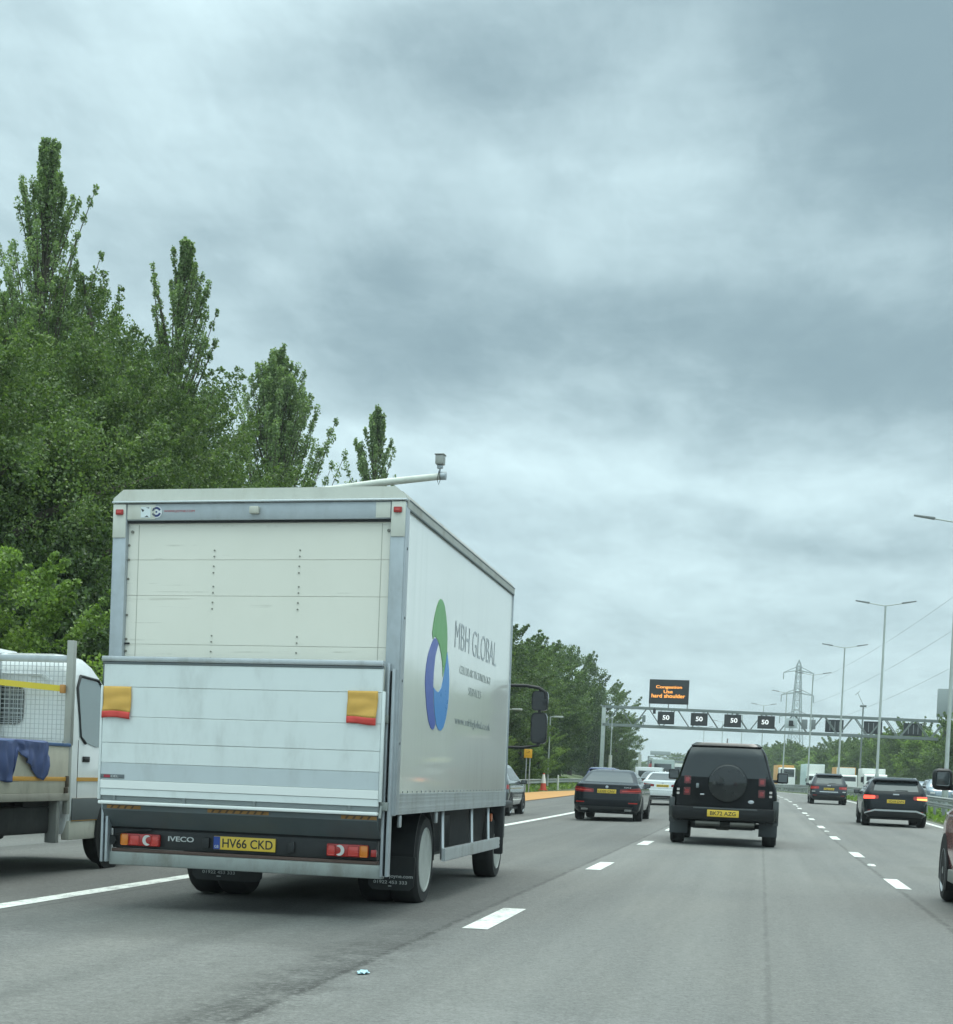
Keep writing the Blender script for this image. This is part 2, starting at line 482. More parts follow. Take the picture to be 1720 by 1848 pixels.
def raw(name, verts, faces, material, parent=None, smooth=40.0):
    me = bpy.data.meshes.new(name)
    me.from_pydata([tuple(v) for v in verts], [], faces)
    me.update()
    return link_mesh(name, me, material, parent, smooth)


def tag(o, label=None, cat=None, group=None, kind=None):
    for k, v in (('label', label), ('category', cat), ('group', group), ('kind', kind)):
        if v:
            o[k] = v
    return o


def thing(name, label, cat, loc=(0, 0, 0), rz=0.0, group=None):
    o = bpy.data.objects.new(name, None)
    o.empty_display_size = 0.3
    COL.objects.link(o)
    o.location = loc
    o.rotation_euler = (0, 0, rz)
    return tag(o, label, cat, group)


def dup(root, loc=None, rz=None, scale=None, label=None, group=None):
    kids = {}
    for o in bpy.data.objects:
        if o.parent is not None:
            kids.setdefault(o.parent.name, []).append(o)

    def go(o, par):
        c = o.copy()
        COL.objects.link(c)
        c.parent = par
        for k in kids.get(o.name, ()):
            go(k, c)
        return c
    r = go(root, None)
    if loc is not None:
        r.location = loc
    if rz is not None:
        r.rotation_euler = (0, 0, rz)
    if scale is not None:
        r.scale = scale
    if label:
        r['label'] = label
    if group:
        r['group'] = group
    return r


def lettering(name, s, O, U, V, w, h, material, parent, depth=0.002, bold=0.0):
    """text as mesh, fitted to the width w and height h of the frame O, U (right), V (up)"""
    cu = bpy.data.curves.new("txt", 'FONT')
    cu.body = s
    cu.size = 1.0
    cu.offset = bold
    cu.space_line = 0.95
    cu.align_x = 'CENTER' if '\n' in s else 'LEFT'
    t = bpy.data.objects.new("txt", cu)
    COL.objects.link(t)
    dg = bpy.context.evaluated_depsgraph_get()
    me = bpy.data.meshes.new_from_object(t.evaluated_get(dg))
    bpy.data.objects.remove(t)
    bpy.data.curves.remove(cu)
    n = len(me.vertices)
    co = np.empty(n * 3)
    me.vertices.foreach_get('co', co)
    co = co.reshape(-1, 3)
    lo, hi = co.min(0), co.max(0)
    O, U, V = Vector(O), Vector(U), Vector(V)
    N = U.cross(V).normalized()
    vs_ = []
    for p in co:
        vs_.append(O + U * ((p[0] - lo[0]) / (hi[0] - lo[0]) * w) + V * ((p[1] - lo[1]) / (hi[1] - lo[1]) * h) + N * depth)
    fs = [tuple(p.vertices) for p in me.polygons]
    bpy.data.meshes.remove(me)
    b = bmesh.new()
    bv = [b.verts.new(v) for v in vs_]
    for f in fs:
        try:
            b.faces.new([bv[i] for i in f])
        except ValueError:
            pass
    # side walls down to the panel
    bd = [e for e in b.edges if len(e.link_faces) == 1]
    r = bmesh.ops.extrude_edge_only(b, edges=bd)
    for g in r['geom']:
        if isinstance(g, bmesh.types.BMVert):
            g.co -= N * depth
    me = bpy.data.meshes.new(name)
    b.to_mesh(me)
    b.free()
    return link_mesh(name, me, material, parent, 0)


# ------------------------------------------------------------------ the road in plan and profile


def gz(y):
    s = min(1.0, max(0.0, (y - 25) / 115.0))
    return 0.55 * (3 * s * s - 2 * s ** 3)


def cx(y):
    yy = min(y, 700)
    return -max(0.0, yy - 75) ** 2 / 3800.0 - (max(0.0, y - 700) * 0.33)


def head(y):
    return math.atan(2 * max(0.0, min(y, 700) - 75) / 3800.0)


def xf(x):
    """the road falls gently towards the hard shoulder"""
    return 0.0 if x > -2 else max(-0.15, (x + 2) * 0.0215)


def rp(x, y, z=0.0):
    return (x + cx(y), y, gz(y) + xf(x) + z)


YS = [-30 + 2.5 * i for i in range(0, 60)] + [120 + 6 * i for i in range(0, 40)] + [360 + 30 * i for i in range(0, 22)] + [1020, 1200, 1500, 2000, 2800, 4000]


def strip(mesh_pts, faces, x0, x1, y0, y1, z, step=4.0):
    n = max(1, int((y1 - y0) / step))
    b = len(mesh_pts)
    for i in range(n + 1):
        y = y0 + (y1 - y0) * i / n
        mesh_pts.append(rp(x0, y, z))
        mesh_pts.append(rp(x1, y, z))
    for i in range(n):
        a = b + 2 * i
        faces.append((a, a + 1, a + 3, a + 2))


def sheet(name, xs_h, material, kind='structure', ys=None, label=None):
    ys = ys or YS
    V, Fc = [], []
    for y in ys:
        for x, h in xs_h:
            V.append(rp(x, y, h))
    k = len(xs_h)
    for j in range(len(ys) - 1):
        for i in range(k - 1):
            a = j * k + i
            Fc.append((a, a + 1, a + k + 1, a + k))
    o = raw(name, V, Fc, material, None, 60)
    return tag(o, kind=kind)


GRASS_G = mat_ground()
sheet("ground", [(-4000, -3), (-400, -1), (-60, 1.5), (-26, 2.2), (-19, 1.2), (-15, 0.42), (-13.4, 0.06), (-13.0, -0.05), (-10.6, -0.05), (-10.2, -0.08), (-2, -.08), (5.9, -0.08), (6.02, -0.05), (6.15, 0.06), (7.0, 0.10), (8.4, 0.06), (8.6, -0.08), (20.6, -0.08), (20.9, 0.05), (22.5, 0.8), (26, 2.2), (32, 2.6), (60, 2.5), (400, -1), (4000, -3)], GRASS_G)
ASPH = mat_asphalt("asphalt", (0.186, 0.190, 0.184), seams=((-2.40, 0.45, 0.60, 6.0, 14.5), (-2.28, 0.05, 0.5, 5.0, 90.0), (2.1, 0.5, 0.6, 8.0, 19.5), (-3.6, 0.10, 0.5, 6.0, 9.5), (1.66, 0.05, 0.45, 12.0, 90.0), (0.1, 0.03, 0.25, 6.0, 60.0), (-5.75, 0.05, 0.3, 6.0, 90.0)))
ASPH2 = mat_asphalt("asphalt_far", (0.215, 0.222, 0.218))
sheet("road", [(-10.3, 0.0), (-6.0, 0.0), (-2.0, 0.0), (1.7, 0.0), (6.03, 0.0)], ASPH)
sheet("opposite_road", [(8.55, 0.0), (13, 0.0), (20.7, 0.0)], ASPH2)
ORANGE = mat("orange_surfacing", (0.52, 0.27, 0.085), 0.8, var=0.2, vscale=3, bump=0.4, dirt=0.3)
V, Fc = [], []
for i, (y, xl, xr) in enumerate([(60, -10.3, -10.0), (70, -12.7, -9.95), (84, -12.9, -9.95), (97, -12.6, -9.95), (108, -11.6, -9.95), (122, -10.3, -10.0)]):
    V += [rp(xl, y, 0.03), rp(xr, y, 0.03)]
    if i:
        a = 2 * i
        Fc.append((a - 2, a - 1, a + 1, a))
tag(raw("refuge_area_pavement", V, Fc, ORANGE), kind='structure')

V, Fc = [], []
strip(V, Fc, -12.9, -10.32, -10, 46, 0.0, 3.0)
tag(raw("verge_pavement", V, Fc, ASPH2), kind='structure')

# painted lines: 2 m marks every 9 m, solid edge lines, and the white studs
PAINT = mat_marking("road_paint", (0.74, 0.76, 0.72))
V, Fc = [], []
for k in range(-1, 36):
    y = 12.15 + 9.0 * k
    strip(V, Fc, -2.14, -1.94, y, y + 2.1, 0.004, 1.0)
    y = 20.85 + 9.0 * (k - 1)
    strip(V, Fc, 1.64, 1.82, y, y + 2.2, 0.004, 1.0)
    for xx in (12.2, 15.8):
        strip(V, Fc, xx, xx + 0.15, y + 30, y + 32, 0.004, 1.0)
tag(raw("lane_markings", V, Fc, PAINT), kind='structure')
V, Fc = [], []
strip(V, Fc, -6.12, -5.90, -10, 420, 0.004, 3.0)
strip(V, Fc, 5.50, 5.70, -10, 420, 0.004, 3.0)
strip(V, Fc, -9.90, -9.74, -10, 420, 0.004, 3.0)
strip(V, Fc, 9.0, 9.2, -10, 420, 0.004, 3.0)
tag(raw("edge_lines", V, Fc, PAINT), kind='structure')
V, Fc = [], []
for k in range(0, 10):
    y = 26.8 + 18 * k
    for f in ((1.68, 1.80),):
        b = len(V)
        x0, x1 = f
        V += [rp(x0, y, 0.0), rp(x1, y, 0.0), rp(x1, y + .35, 0.0), rp(x0, y + .35, 0.0), rp(x0 + .02, y + .05, .018), rp(x1 - .02, y + .05, .018), rp(x1 - .02, y + .3, .018), rp(x0 + .02, y + .3, .018)]
        Fc += [(b + 4, b + 5, b + 6, b + 7), (b, b + 1, b + 5, b + 4), (b + 1, b + 2, b + 6, b + 5), (b + 2, b + 3, b + 7, b + 6), (b + 3, b, b + 4, b + 7)]
tag(raw("road_studs", V, Fc, PAINT), kind='structure')

# ------------------------------------------------------------------ vegetation
rng = np.random.default_rng(11)
LEAF_DARK = mat_leaf("leaf_deep", (0.042, 0.070, 0.030), (0.085, 0.138, 0.050), (0.155, 0.225, 0.078), 0.32)
LEAF_MID = mat_leaf("leaf_mid", (0.052, 0.089, 0.035), (0.112, 0.174, 0.057), (0.225, 0.298, 0.103), 0.35)
LEAF_BRIGHT = mat_leaf("leaf_bright", (0.090, 0.145, 0.040), (0.175, 0.262, 0.064), (0.290, 0.390, 0.105), 0.38)
LEAF_POPLAR = mat_leaf("leaf_poplar", (0.105, 0.155, 0.075), (0.190, 0.262, 0.120), (0.400, 0.460, 0.320), 0.42)


def leaf_quads(name, C, size, material, parent, flat=0.5):
    n = len(C)
    a = rng.normal(size=(n, 3))
    a /= np.linalg.norm(a, axis=1)[:, None]
    nrm = rng.normal(size=(n, 3))
    nrm[:, 2] = np.abs(nrm[:, 2]) + flat
    b = np.cross(nrm, a)
    b /= np.linalg.norm(b, axis=1)[:, None] + 1e-9
    s = size * rng.uniform(0.6, 1.35, n)[:, None]
    droop = np.zeros((n, 3))
    droop[:, 2] = -0.12 * s[:, 0]
    P = np.stack([C - a * s * .5, C + b * s * .36 + droop * .2, C + a * s * .5 + droop, C - b * s * .36 + droop * .2], 1).reshape(-1, 3)
    me = bpy.data.meshes.new(name)
    me.vertices.add(4 * n)
    me.vertices.foreach_set('co', P.ravel())
    me.loops.add(4 * n)
    me.loops.foreach_set('vertex_index', np.arange(4 * n, dtype=np.int32))
    me.polygons.add(n)
    me.polygons.foreach_set('loop_start', np.arange(0, 4 * n, 4, dtype=np.int32))
    me.update(calc_edges=True)
    me.materials.append(material)
    o = bpy.data.objects.new(name, me)
    COL.objects.link(o)
    o.parent = parent
    return o


def puffs_to_leaves(puffs, per):
    out = []
    for (p, r, k) in puffs:
        n = max(4, int(per * k))
        d = rng.normal(size=(n, 3))
        d /= np.linalg.norm(d, axis=1)[:, None]
        rad = rng.uniform(0.15, 1.0, n) ** 0.55
        out.append(np.array(p) + d * rad[:, None] * np.array(r))
    return np.concatenate(out)


def tree_root(name, label, cat, group):
    return thing(name, label, cat, (0, 0, 0), 0, group)


def broadleaf(label, h, rx, base, npuff, per, leaf, material, group=None, name="broadleaf_tree", cat="tree", cone=0.0, spray=0.25):
    root = tree_root(name, label, cat, group)
    lobes = [(rng.normal(size=3), rng.uniform(0.15, 0.38)) for _ in range(7)]
    lobes = [(v / np.linalg.norm(v), a) for v, a in lobes]
    puffs = []
    zc, rz = (h + base) / 2, (h - base) / 2
    for i in range(npuff):
        d = rng.normal(size=3)
        d /= np.linalg.norm(d)
        k = 0.74 + sum(a * max(0.0, float(d @ v)) ** 3 for v, a in lobes)
        rad = (0.35 + 0.65 * rng.uniform() ** 0.5) * k
        outer = rng.uniform() < spray
        if outer:
            rad = k * rng.uniform(0.98, 1.16)
        z = d[2] * rad
        taper = 1.0 - cone * max(0.0, (z + 0.3)) / 1.3
        p = (d[0] * rad * rx * taper, d[1] * rad * rx * taper, min(zc + z * rz, h))
        r = rx * rng.uniform(0.14, 0.26)
        if outer:
            up_ = np.array((d[0], d[1], abs(d[2]) * 0.4 + rng.uniform(0.2, 0.9)))
            for k_ in range(5):
                q_ = tuple(np.array(p) + up_ * rx * (0.075 * k_ - 0.12))
                w_ = rx * 0.075 * (1.25 - 0.17 * k_)
                puffs.append((q_, (w_, w_, w_ * 0.8), 0.22))
        else:
            puffs.append((p, (r, r, r * 0.62), 1.0))
    leaf_quads("crown", puffs_to_leaves(puffs, per), leaf, material, root)
    t = MB()
    tr = 0.022 * h + 0.03
    top = zc + 0.35 * rz
    t.tube([(0, 0, -0.4), (0.05, 0.02, base * 0.6), (0.1, -0.05, zc - 0.3 * rz), (0.0, 0.1, top)], [tr * 1.3, tr, tr * 0.7, tr * 0.2], 8)
    for i in range(0, min(18, len(puffs))):
        p = np.array(puffs[i][0])
        z0 = max(base * 0.7, min(top - 0.4, p[2] - 0.45 * np.hypot(p[0], p[1]) - 0.4))
        mid = (p[0] * 0.5, p[1] * 0.5, z0 + (p[2] - z0) * 0.62)
        t.tube([(0.05, 0, z0), mid, tuple(p)], [tr * 0.42, tr * 0.24, tr * 0.07], 5, caps=False)
    t.build("trunk", BARK, root)
    return root


def poplar(label, h, r, lean, nb, per, leaf, group=None, env=((0, .55), (.2, .85), (.45, 1), (.7, .72), (.88, .5), (.96, .36), (1, .2)), base=0.10):
    root = tree_root("poplar_tree", label, "tree", group)
    puffs, limbs = [], []
    ph = rng.uniform(0, 6, 4)
    eu, ew = [e[0] for e in env], [e[1] for e in env]
    for i in range(nb):
        u = rng.uniform() ** 0.92
        a = rng.uniform(0, 2 * PI)
        ragged = 0.80 + 0.26 * math.sin(a * 2 + ph[0] + u * 7) * math.cos(u * 17 + ph[1]) + 0.16 * math.sin(a * 3 + u * 31 + ph[2])
        ln = r * float(np.interp(u, eu, ew)) * ragged * (rng.uniform(0.35, 1.12) if i % 4 else rng.uniform(0.9, 1.25))
        zt = base * h + u * (1 - base) * h
        rise = min(zt * 0.6, rng.uniform(1.8, 3.4) * ln + 0.7)
        tip = (math.cos(a) * ln + lean * (zt / h) ** 1.5, math.sin(a) * ln, zt)
        st = (lean * ((zt - rise) / h) ** 1.5, 0, zt - rise)
        limbs.append((st, tip))
        for s in (0.42, 0.62, 0.80, 0.93, 1.03):
            p = tuple(st[j] + (tip[j] - st[j]) * s ** (1.0 if j < 2 else 0.9) for j in range(3))
            q = rng.uniform(0.14, 0.26) * (1.15 - 0.5 * s) * (0.7 + 0.3 * r) * (1.15 - 0.55 * u)
            puffs.append((p, (q, q, q * 1.9), 0.5 + 0.5 * s))
    leaf_quads("crown", puffs_to_leaves(puffs, per), leaf, LEAF_POPLAR, root)
    t = MB()
    t.tube([(0, 0, -0.4), (lean * .16, 0, h * .3), (lean * .52, 0, h * .65), (lean, 0, h * .97)], [0.28, 0.2, 0.11, 0.02], 8)
    for st, tip in limbs:
        t.tube([st, tip], [0.035, 0.01], 4, caps=False)
    t.build("trunk", BARK, root)
    return root


def put(o, x, y, h=1.0, rz=0.0, sx=1.0, dz=0.0):
    z = gz(y) + dz
    o.location = (x + cx(y), y, z)
    o.rotation_euler = (0, 0, rz)
    o.scale = (sx, sx, h)
    return o


def bank(x):
    return xf(x) + float(np.interp(x, [-60, -26, -19, -15, -13.4, -10.2, 20.9, 22.5, 26, 32, 60], [1.5, 2.2, 1.2, .45, .08, 0, .05, .8, 2.2, 2.6, 2.5])) - 0.1


# tall trees behind and beside the lorry
put(poplar("tallest narrow poplar rising above the broad trees at far left", 16.7, 1.62, 0.2, 250, 58, 0.080, base=0.25, env=((0, .9), (.5, 1.2), (.68, 1.15), (.75, 1.0), (.83, .76), (.91, .50), (.97, .24), (1, .06))), -19.2, 39.5, dz=bank(-18.7))
put(poplar("shorter poplar at the left edge beside the tallest one", 13.6, 1.45, -0.2, 190, 58, 0.080, base=0.25, env=((0, .9), (.5, 1.1), (.75, .85), (.9, .5), (.98, .2), (1, .06))), -20.9, 40.5, dz=bank(-20))
put(poplar("narrow poplar leaning right, second tallest, left of the lorry roof", 15.5, 1.20, 0.7, 220, 58, 0.080, env=((0, .8), (.3, 1.1), (.68, 1.05), (.82, .95), (.91, .72), (.97, .38), (1, .08))), -17.25, 43.5, dz=bank(-17))
put(poplar("isolated poplar just left of the horizontal pole over the lorry", 16.3, 1.80, 0.1, 230, 56, 0.098, env=((0, .9), (.5, 1.05), (.74, .95), (.84, .72), (.94, .36), (1, .06))), -17.0, 69, dz=bank(-17))
put(poplar("conical pale topped tree behind the middle of the lorry roof", 15.7, 2.75, 0.1, 360, 72, 0.095, env=((0, .9), (.5, 1.15), (.70, 1.0), (.80, .78), (.90, .46), (.97, .2), (1, .05))), -17.9, 57, dz=bank(-18))
bA = broadleaf("broad dark green tree below the tallest poplar", 11.0, 3.6, 1.2, 450, 260, 0.082, LEAF_MID, "broad trees behind the lorry")
put(bA, -18.0, 34, rz=0.3, dz=bank(-18))
bB = broadleaf("broad tree with upward twigs between the two tallest poplars", 13.0, 3.0, 1.2, 450, 260, 0.082, LEAF_MID, "broad trees behind the lorry", cone=0.35, spray=0.35)
put(bB, -17.6, 40.5, rz=0.2, dz=bank(-17.6))
bC = broadleaf("broad tree with a spray of branches right of the leaning poplar", 11.6, 3.3, 1.2, 450, 260, 0.082, LEAF_MID, "broad trees behind the lorry", cone=0.25, spray=0.35)
put(bC, -17.2, 46.0, rz=2.0, dz=bank(-17.2))


def again(src, x, y, h, rz, sx, label, group=None):
    o = dup(src, label=label, group=group)
    return put(o, x, y, h, rz, sx, bank(x))


again(bB, -16.8, 53, 0.80, 2.5, 0.85, "broad tree under the conical tree, reaching right over the lorry roof", "broad trees behind the lorry")
again(bA, -17.2, 61, 0.92, 4.0, 0.85, "low broad tree between the conical tree and the isolated poplar", "broad trees behind the lorry")
again(bA, -17.3, 42.5, 1.06, 5.1, 0.95, "broad tree filling the gap below the two tallest poplars", "broad trees behind the lorry")
again(bC, -16.9, 38.0, 0.94, 1.1, 0.9, "broad tree in front of the tallest poplar, nearer the lorry", "broad trees behind the lorry")
for i, (s, x, y, h, rz, sx) in enumerate(((bC, -19.5, 29.5, 0.92, 0.5, 1.0), (bA, -20.5, 37, 1.06, 1.7, 1.05), (bB, -21.5, 45, 1.05, 3.3, 1.1), (bC, -21.5, 52, 1.0, 5.0, 1.1), (bA, -22, 60, .9, 2.2, 1.0), (bB, -20, 66, .8, 0.7, .95), (bC, -18.5, 74, .85, 0.7, .9))):
    again(s, x, y, h, rz, sx, "broad dark tree in the wall of trees left of the road", "trees in the roadside wall of foliage")
# dark low growth under them
sh = broadleaf("dense dark shrub under the roadside trees", 5.6, 2.6, -0.3, 200, 230, 0.11, LEAF_DARK, "shrubs under the left roadside trees", "roadside_shrub", "shrub")
put(sh, -15.6, 31, rz=0.4, dz=bank(-15.6))
for i in range(19):
    y = 27 + i * 6.6 + random.uniform(-1, 1)
    x = -16.3 + random.uniform(-1.0, 0.8) if y < 62 else -17.6 + random.uniform(-0.6, 0.6)
    again(sh, x, y, random.uniform(0.75, 1.3), random.uniform(0, 6), random.uniform(0.85, 1.15), "dense dark shrub under the roadside trees", "shrubs under the left roadside trees")
bb = broadleaf("bright green leafy bush above the white flatbed van", 5.3, 2.0, -0.2, 190, 330, 0.078, LEAF_BRIGHT, None, "leafy_bush", "bush", spray=0.35)
put(bb, -13.9, 26.0, rz=0.4, dz=bank(-13.5))
again(bb, -14.9, 24.6, 0.86, 2.1, 1.0, "bright green bush at the left edge of the photo behind the van")
# trees right of the lorry, running off to the gantry
tA = broadleaf("bushy tree", 9.6, 3.2, 0.0, 270, 190, 0.15, LEAF_MID, "trees between the lorry and the gantry", spray=0.32)
put(tA, -17.6, 92, rz=0.2, dz=bank(-16))
tA['label'] = "tall bushy tree just right of the lorry's front corner"
tB = broadleaf("bushy tree", 9.3, 3.4, 0.0, 270, 190, 0.15, LEAF_DARK, "trees between the lorry and the gantry", spray=0.32)
tB['label'] = "dark dense tree in front of the gantry's left leg, beside it"
put(tB, -17.2, 158, rz=0.2, dz=bank(-17))
for i, (s, x, y, h, rz, sx, lb) in enumerate((
        (tB, -17.9, 103, .98, 1.3, 1.0, "dark tree behind the roadside lamp and the yellow sign"),
        (tA, -17.2, 113, 1.0, 2.4, 1.0, "bushy tree with thin twigs above the lorry's mirror"),
        (tB, -17.3, 125, 1.06, 3.6, 1.05, "dark tree with the highest ragged top left of the gantry"),
        (tA, -17.2, 140, 1.04, 4.4, 1.05, "bushy tree just left of the gantry leg"),
        (tB, -18.4, 196, 1.52, 5.2, 1.25, "tall dark tree standing behind the gantry's left leg"),
        (tA, -15.6, 202, 1.22, 2.2, 1.05, "tree behind the gantry just right of its left leg"),
        (tA, -13.2, 207, .92, 1.2, .85, "small tree at the right end of the left tree belt, past the gantry"))):
    again(s, x, y, h, rz, sx, lb, "trees between the lorry and the gantry")
for i in range(6):
    again((tA, tB)[i % 2], -21 + random.uniform(-1, 1), 84 + i * 16, random.uniform(.85, 1.0), i * 1.1, 1.15, "tree in the second row of the left roadside belt", "second row of trees on the left")
again(bb, -15.3, 108, 0.80, 0.5, 1.0, "bright green shrub beside the short roadside lamp")
again(bb, -16.0, 97, 0.62, 3.0, 0.9, "bright green shrub behind the yellow roadside sign")
again(bb, -16.4, 88, 0.75, 4.0, 0.9, "bright green shrub nearest the lorry's mirror")
for i in range(12):
    y = 232 + i * 26
    again((tA, tB)[i % 2], -15 + random.uniform(-1.5, 1.5), y, random.uniform(.55, .8), i, 1.2, "distant tree along the left verge past the gantry", "distant trees on the left")
# the belt on the far side of the motorway
fr = broadleaf("round green tree in the belt on the far right bank", 7.4, 4.2, -1.0, 250, 120, 0.24, LEAF_MID, "trees on the far right bank", spray=0.25)
fr2 = broadleaf("round green tree in the belt on the far right bank", 6.6, 3.8, -1.0, 250, 120, 0.24, LEAF_BRIGHT, "trees on the far right bank", spray=0.25)
put(fr, 25.2, 186, rz=0.1, dz=bank(25))
put(fr2, 26.5, 200, rz=0.1, dz=bank(26))
LB = "round green tree in the belt on the far right bank"
for i in range(46):
    y = 120 + i * 7.6 + random.uniform(-2.5, 2.5)
    x = 24.6 + random.uniform(-1.2, 1.2) + (4.5 if i % 3 == 0 else 0)
    if y > 300:
        x += (y - 300) * 0.035
    again((fr, fr, fr2)[i % 3 if i % 5 else 2], x, y, random.uniform(.72, 1.12), random.uniform(0, 6), random.uniform(.8, 1.15), LB, "trees on the far right bank")
for i in range(30):
    y = 125 + i * 9 + random.uniform(-2, 2)
    again(sh, 21.9 + random.uniform(-.6, .6), y, random.uniform(.5, .8), random.uniform(0, 6), 1.15, "low dark shrub at the foot of the far right bank", "shrubs at the foot of the far right bank")
for i in range(34):
    y = 480 + (i % 17) * 34
    x = (-25 if i < 17 else 34) + random.uniform(-6, 6)
    again((tA, fr)[i % 2], x, y, random.uniform(.75, 1.1), i, 1.8, "hazy far tree near the vanishing point of the road", "far trees at the end of the road")
# grass blades on the verges
C = []
for i in range(26000):
    y = rng.uniform(45, 150)
    x = rng.uniform(-16.0, -13.1) if i % 3 else rng.uniform(6.1, 8.3)
    if i % 3 == 0:
        y = rng.uniform(30, 130)
    hb = bank(x) if x < 0 else 0.06
    C.append((x + cx(y), y, gz(y) + hb + rng.uniform(0.02, 0.28 if x < 0 else 0.12)))
tag(leaf_quads("grass", np.array(C), 0.24, LEAF_BRIGHT, None, flat=0.0), "long rough grass on the road verges", "grass", kind='stuff')

# ------------------------------------------------------------------ safety barriers


def barrier(name, label, x, y0, y1, side, zs, posts=3.2, material=GALV_DULL):
    root = thing(name, label, "safety barrier", rp(x, y0))
    ox, oy, oz = root.location

    def P(dx, y, z):
        p = rp(x + dx, y, z)
        return (p[0] - ox, p[1] - oy, p[2] - oz)
    n = int((y1 - y0) / 4)
    for z0, z1 in zs:
        prof = [(0, z0), (0.05, z0 + .03), (0.05, z0 + (z1 - z0) * .36), (0.015, (z0 + z1) / 2), (0.05, z0 + (z1 - z0) * .64), (0.05, z1 - .03), (0, z1)]
        V, Fc = [], []
        for j in range(n + 1):
            y = y0 + (y1 - y0) * j / n
            for dx, z in prof + [(-0.02, z1), (-0.02, z0)]:
                V.append(P(dx * side, y, z))
        k = len(prof) + 2
        for j in range(n):
            for i in range(k):
                a, b = j * k + i, j * k + (i + 1) % k
                Fc.append((a, b, b + k, a + k))
        raw("rail", V, Fc, material, root)
    for j in range(min(100, int((y1 - y0) / posts))):
        y = y0 + j * posts + 0.5
        a = P(-0.1 * side, y, -0.25)
        MB().box(a[0] - .05, a[0] + .05, a[1] - .07, a[1] + .07, a[2], a[2] + zs[-1][1] + .22, .008).build("post", GALV_DULL, root)
    return root


barrier("central_barrier", "galvanised double rail barrier on grass along our right edge", 6.45, 22, 230, -1, ((0.50, 0.68), (0.74, 0.90)))
barrier("central_barrier", "second barrier in the reserve, behind the lamp columns", 8.2, 30, 230, 1, ((0.45, 0.72),))
barrier("roadside_barrier", "galvanised barrier beyond the orange refuge area on the left", -13.7, 50, 170, 1, ((0.42, 0.72),))

# ------------------------------------------------------------------ lamp columns, gantries, pylon


def twin_lamp(y, x=7.05, h=12.05):
    root = thing("street_lamp", "x", "street lamp", rp(x, y, 0.08), head(y), "twin arm lamp columns in the central reserve")
    MB().tube([(0, 0, -0.2), (0, 0, 1.6)], 0.125, 12).tube([(0, 0, 1.6), (0, 0, 1.75), (0, 0, h)], [0.125, 0.085, 0.055], 12).build("column", POLE_GREY, root)
    for s in (-1, 1):
        MB().tube([(0, 0, h - .03), (s * .35, 0, h + .02), (s * 1.1, 0, h + .16)], [.035, .03, .026], 8).build("arm", POLE_GREY, root)
        hd = MB()
        hd.box(-.42, .42, -.13, .13, -.05, .05, .03, rot=None)
        for v in hd.bm.verts:
            k = 1 - .35 * (v.co.x * s + .42) / .84
            v.co.y *= k
            v.co.z = v.co.z * k
            v.co = Matrix.Rotation(-s * .16, 3, 'Y') @ v.co + Vector((s * 1.35, 0, h + .21))
        hd.build("lamp_head", mat("lamp_head_grey", (0.20, 0.22, 0.22), 0.5), root)
    MB().box(-.07, .07, -.135, -.12, .6, 1.2, .005).build("door", POLE_GREY, root)
    return root


lamps = []
for y, lb in ((71, "nearest twin arm lamp column, cut off by the right edge of the photo"), (105, "tall twin arm lamp column with its whole head in view at right"), (138, "second whole twin arm lamp column, thinner, left of the tallest"), (172, "twin arm lamp column in front of the pylon's right arm"), (206, "twin arm lamp column hidden low behind the gantry signs"), (240, "small twin arm lamp column left of the pylon")):
    if not lamps:
        lamps.append(twin_lamp(y, 7.28))
    else:
        lamps.append(dup(lamps[0], rp(7.05, y, 0.08), head(y)))
    lamps[-1]['label'] = lb
for y in (274, 308, 342):
    o = dup(lamps[0], rp(7.05, y, 0.08), head(y))
    o['label'] = "far twin arm lamp column past the pylon"


def short_lamp(x, y, h, arm, label):
    root = thing("street_lamp", label, "street lamp", rp(x, y, 0.0), head(y))
    MB().tube([(0, 0, -0.3), (0, 0, 1.0)], 0.075, 10).tube([(0, 0, 1.0), (0, 0, h)], [.055, .04], 10).build("column", POLE_GREY, root)
    if arm:
        MB().tube([(0, 0, h - .02), (arm * .35, 0, h)], .025, 8).build("arm", POLE_GREY, root)
        MB().box(min(arm * .3, arm), max(arm * .3, arm), -.09, .09, h - .05, h + .06, .025).build("lamp_head", mat("lamp_head_pale", (0.5, 0.52, 0.5), 0.5), root)
    else:
        MB().tube([(0, 0, h), (0, 0, h + .12), (0, 0, h + .22)], [.05, .1, .05], 10).build("sensor_cap", POLE_GREY, root)
    return root


short_lamp(-13.4, 108, 4.9, 0.85, "short single arm lamp among the shrubs left of the gantry")
short_lamp(-14.6, 96, 4.9, 0.85, "lamp whose head peeps out between the lorry and its mirror")
MAST = mat("mast_pale", (0.50, 0.52, 0.46), 0.6, 0.1, var=0.1)
o = short_lamp(-10.15, 120, 5.2, 0, "pale sensor mast standing in front of the gantry's left leg")
MB().tube([(0, 0, 0), (0, 0, 2.6)], 0.13, 12).build("base_sleeve", MAST, o)
o = short_lamp(-9.9, 178, 3.7, 0, "stubby pale post beyond the gantry beside the red lorry")
MB().tube([(0, 0, 0), (0, 0, 3.6)], 0.17, 12).build("base_sleeve", MAST, o)

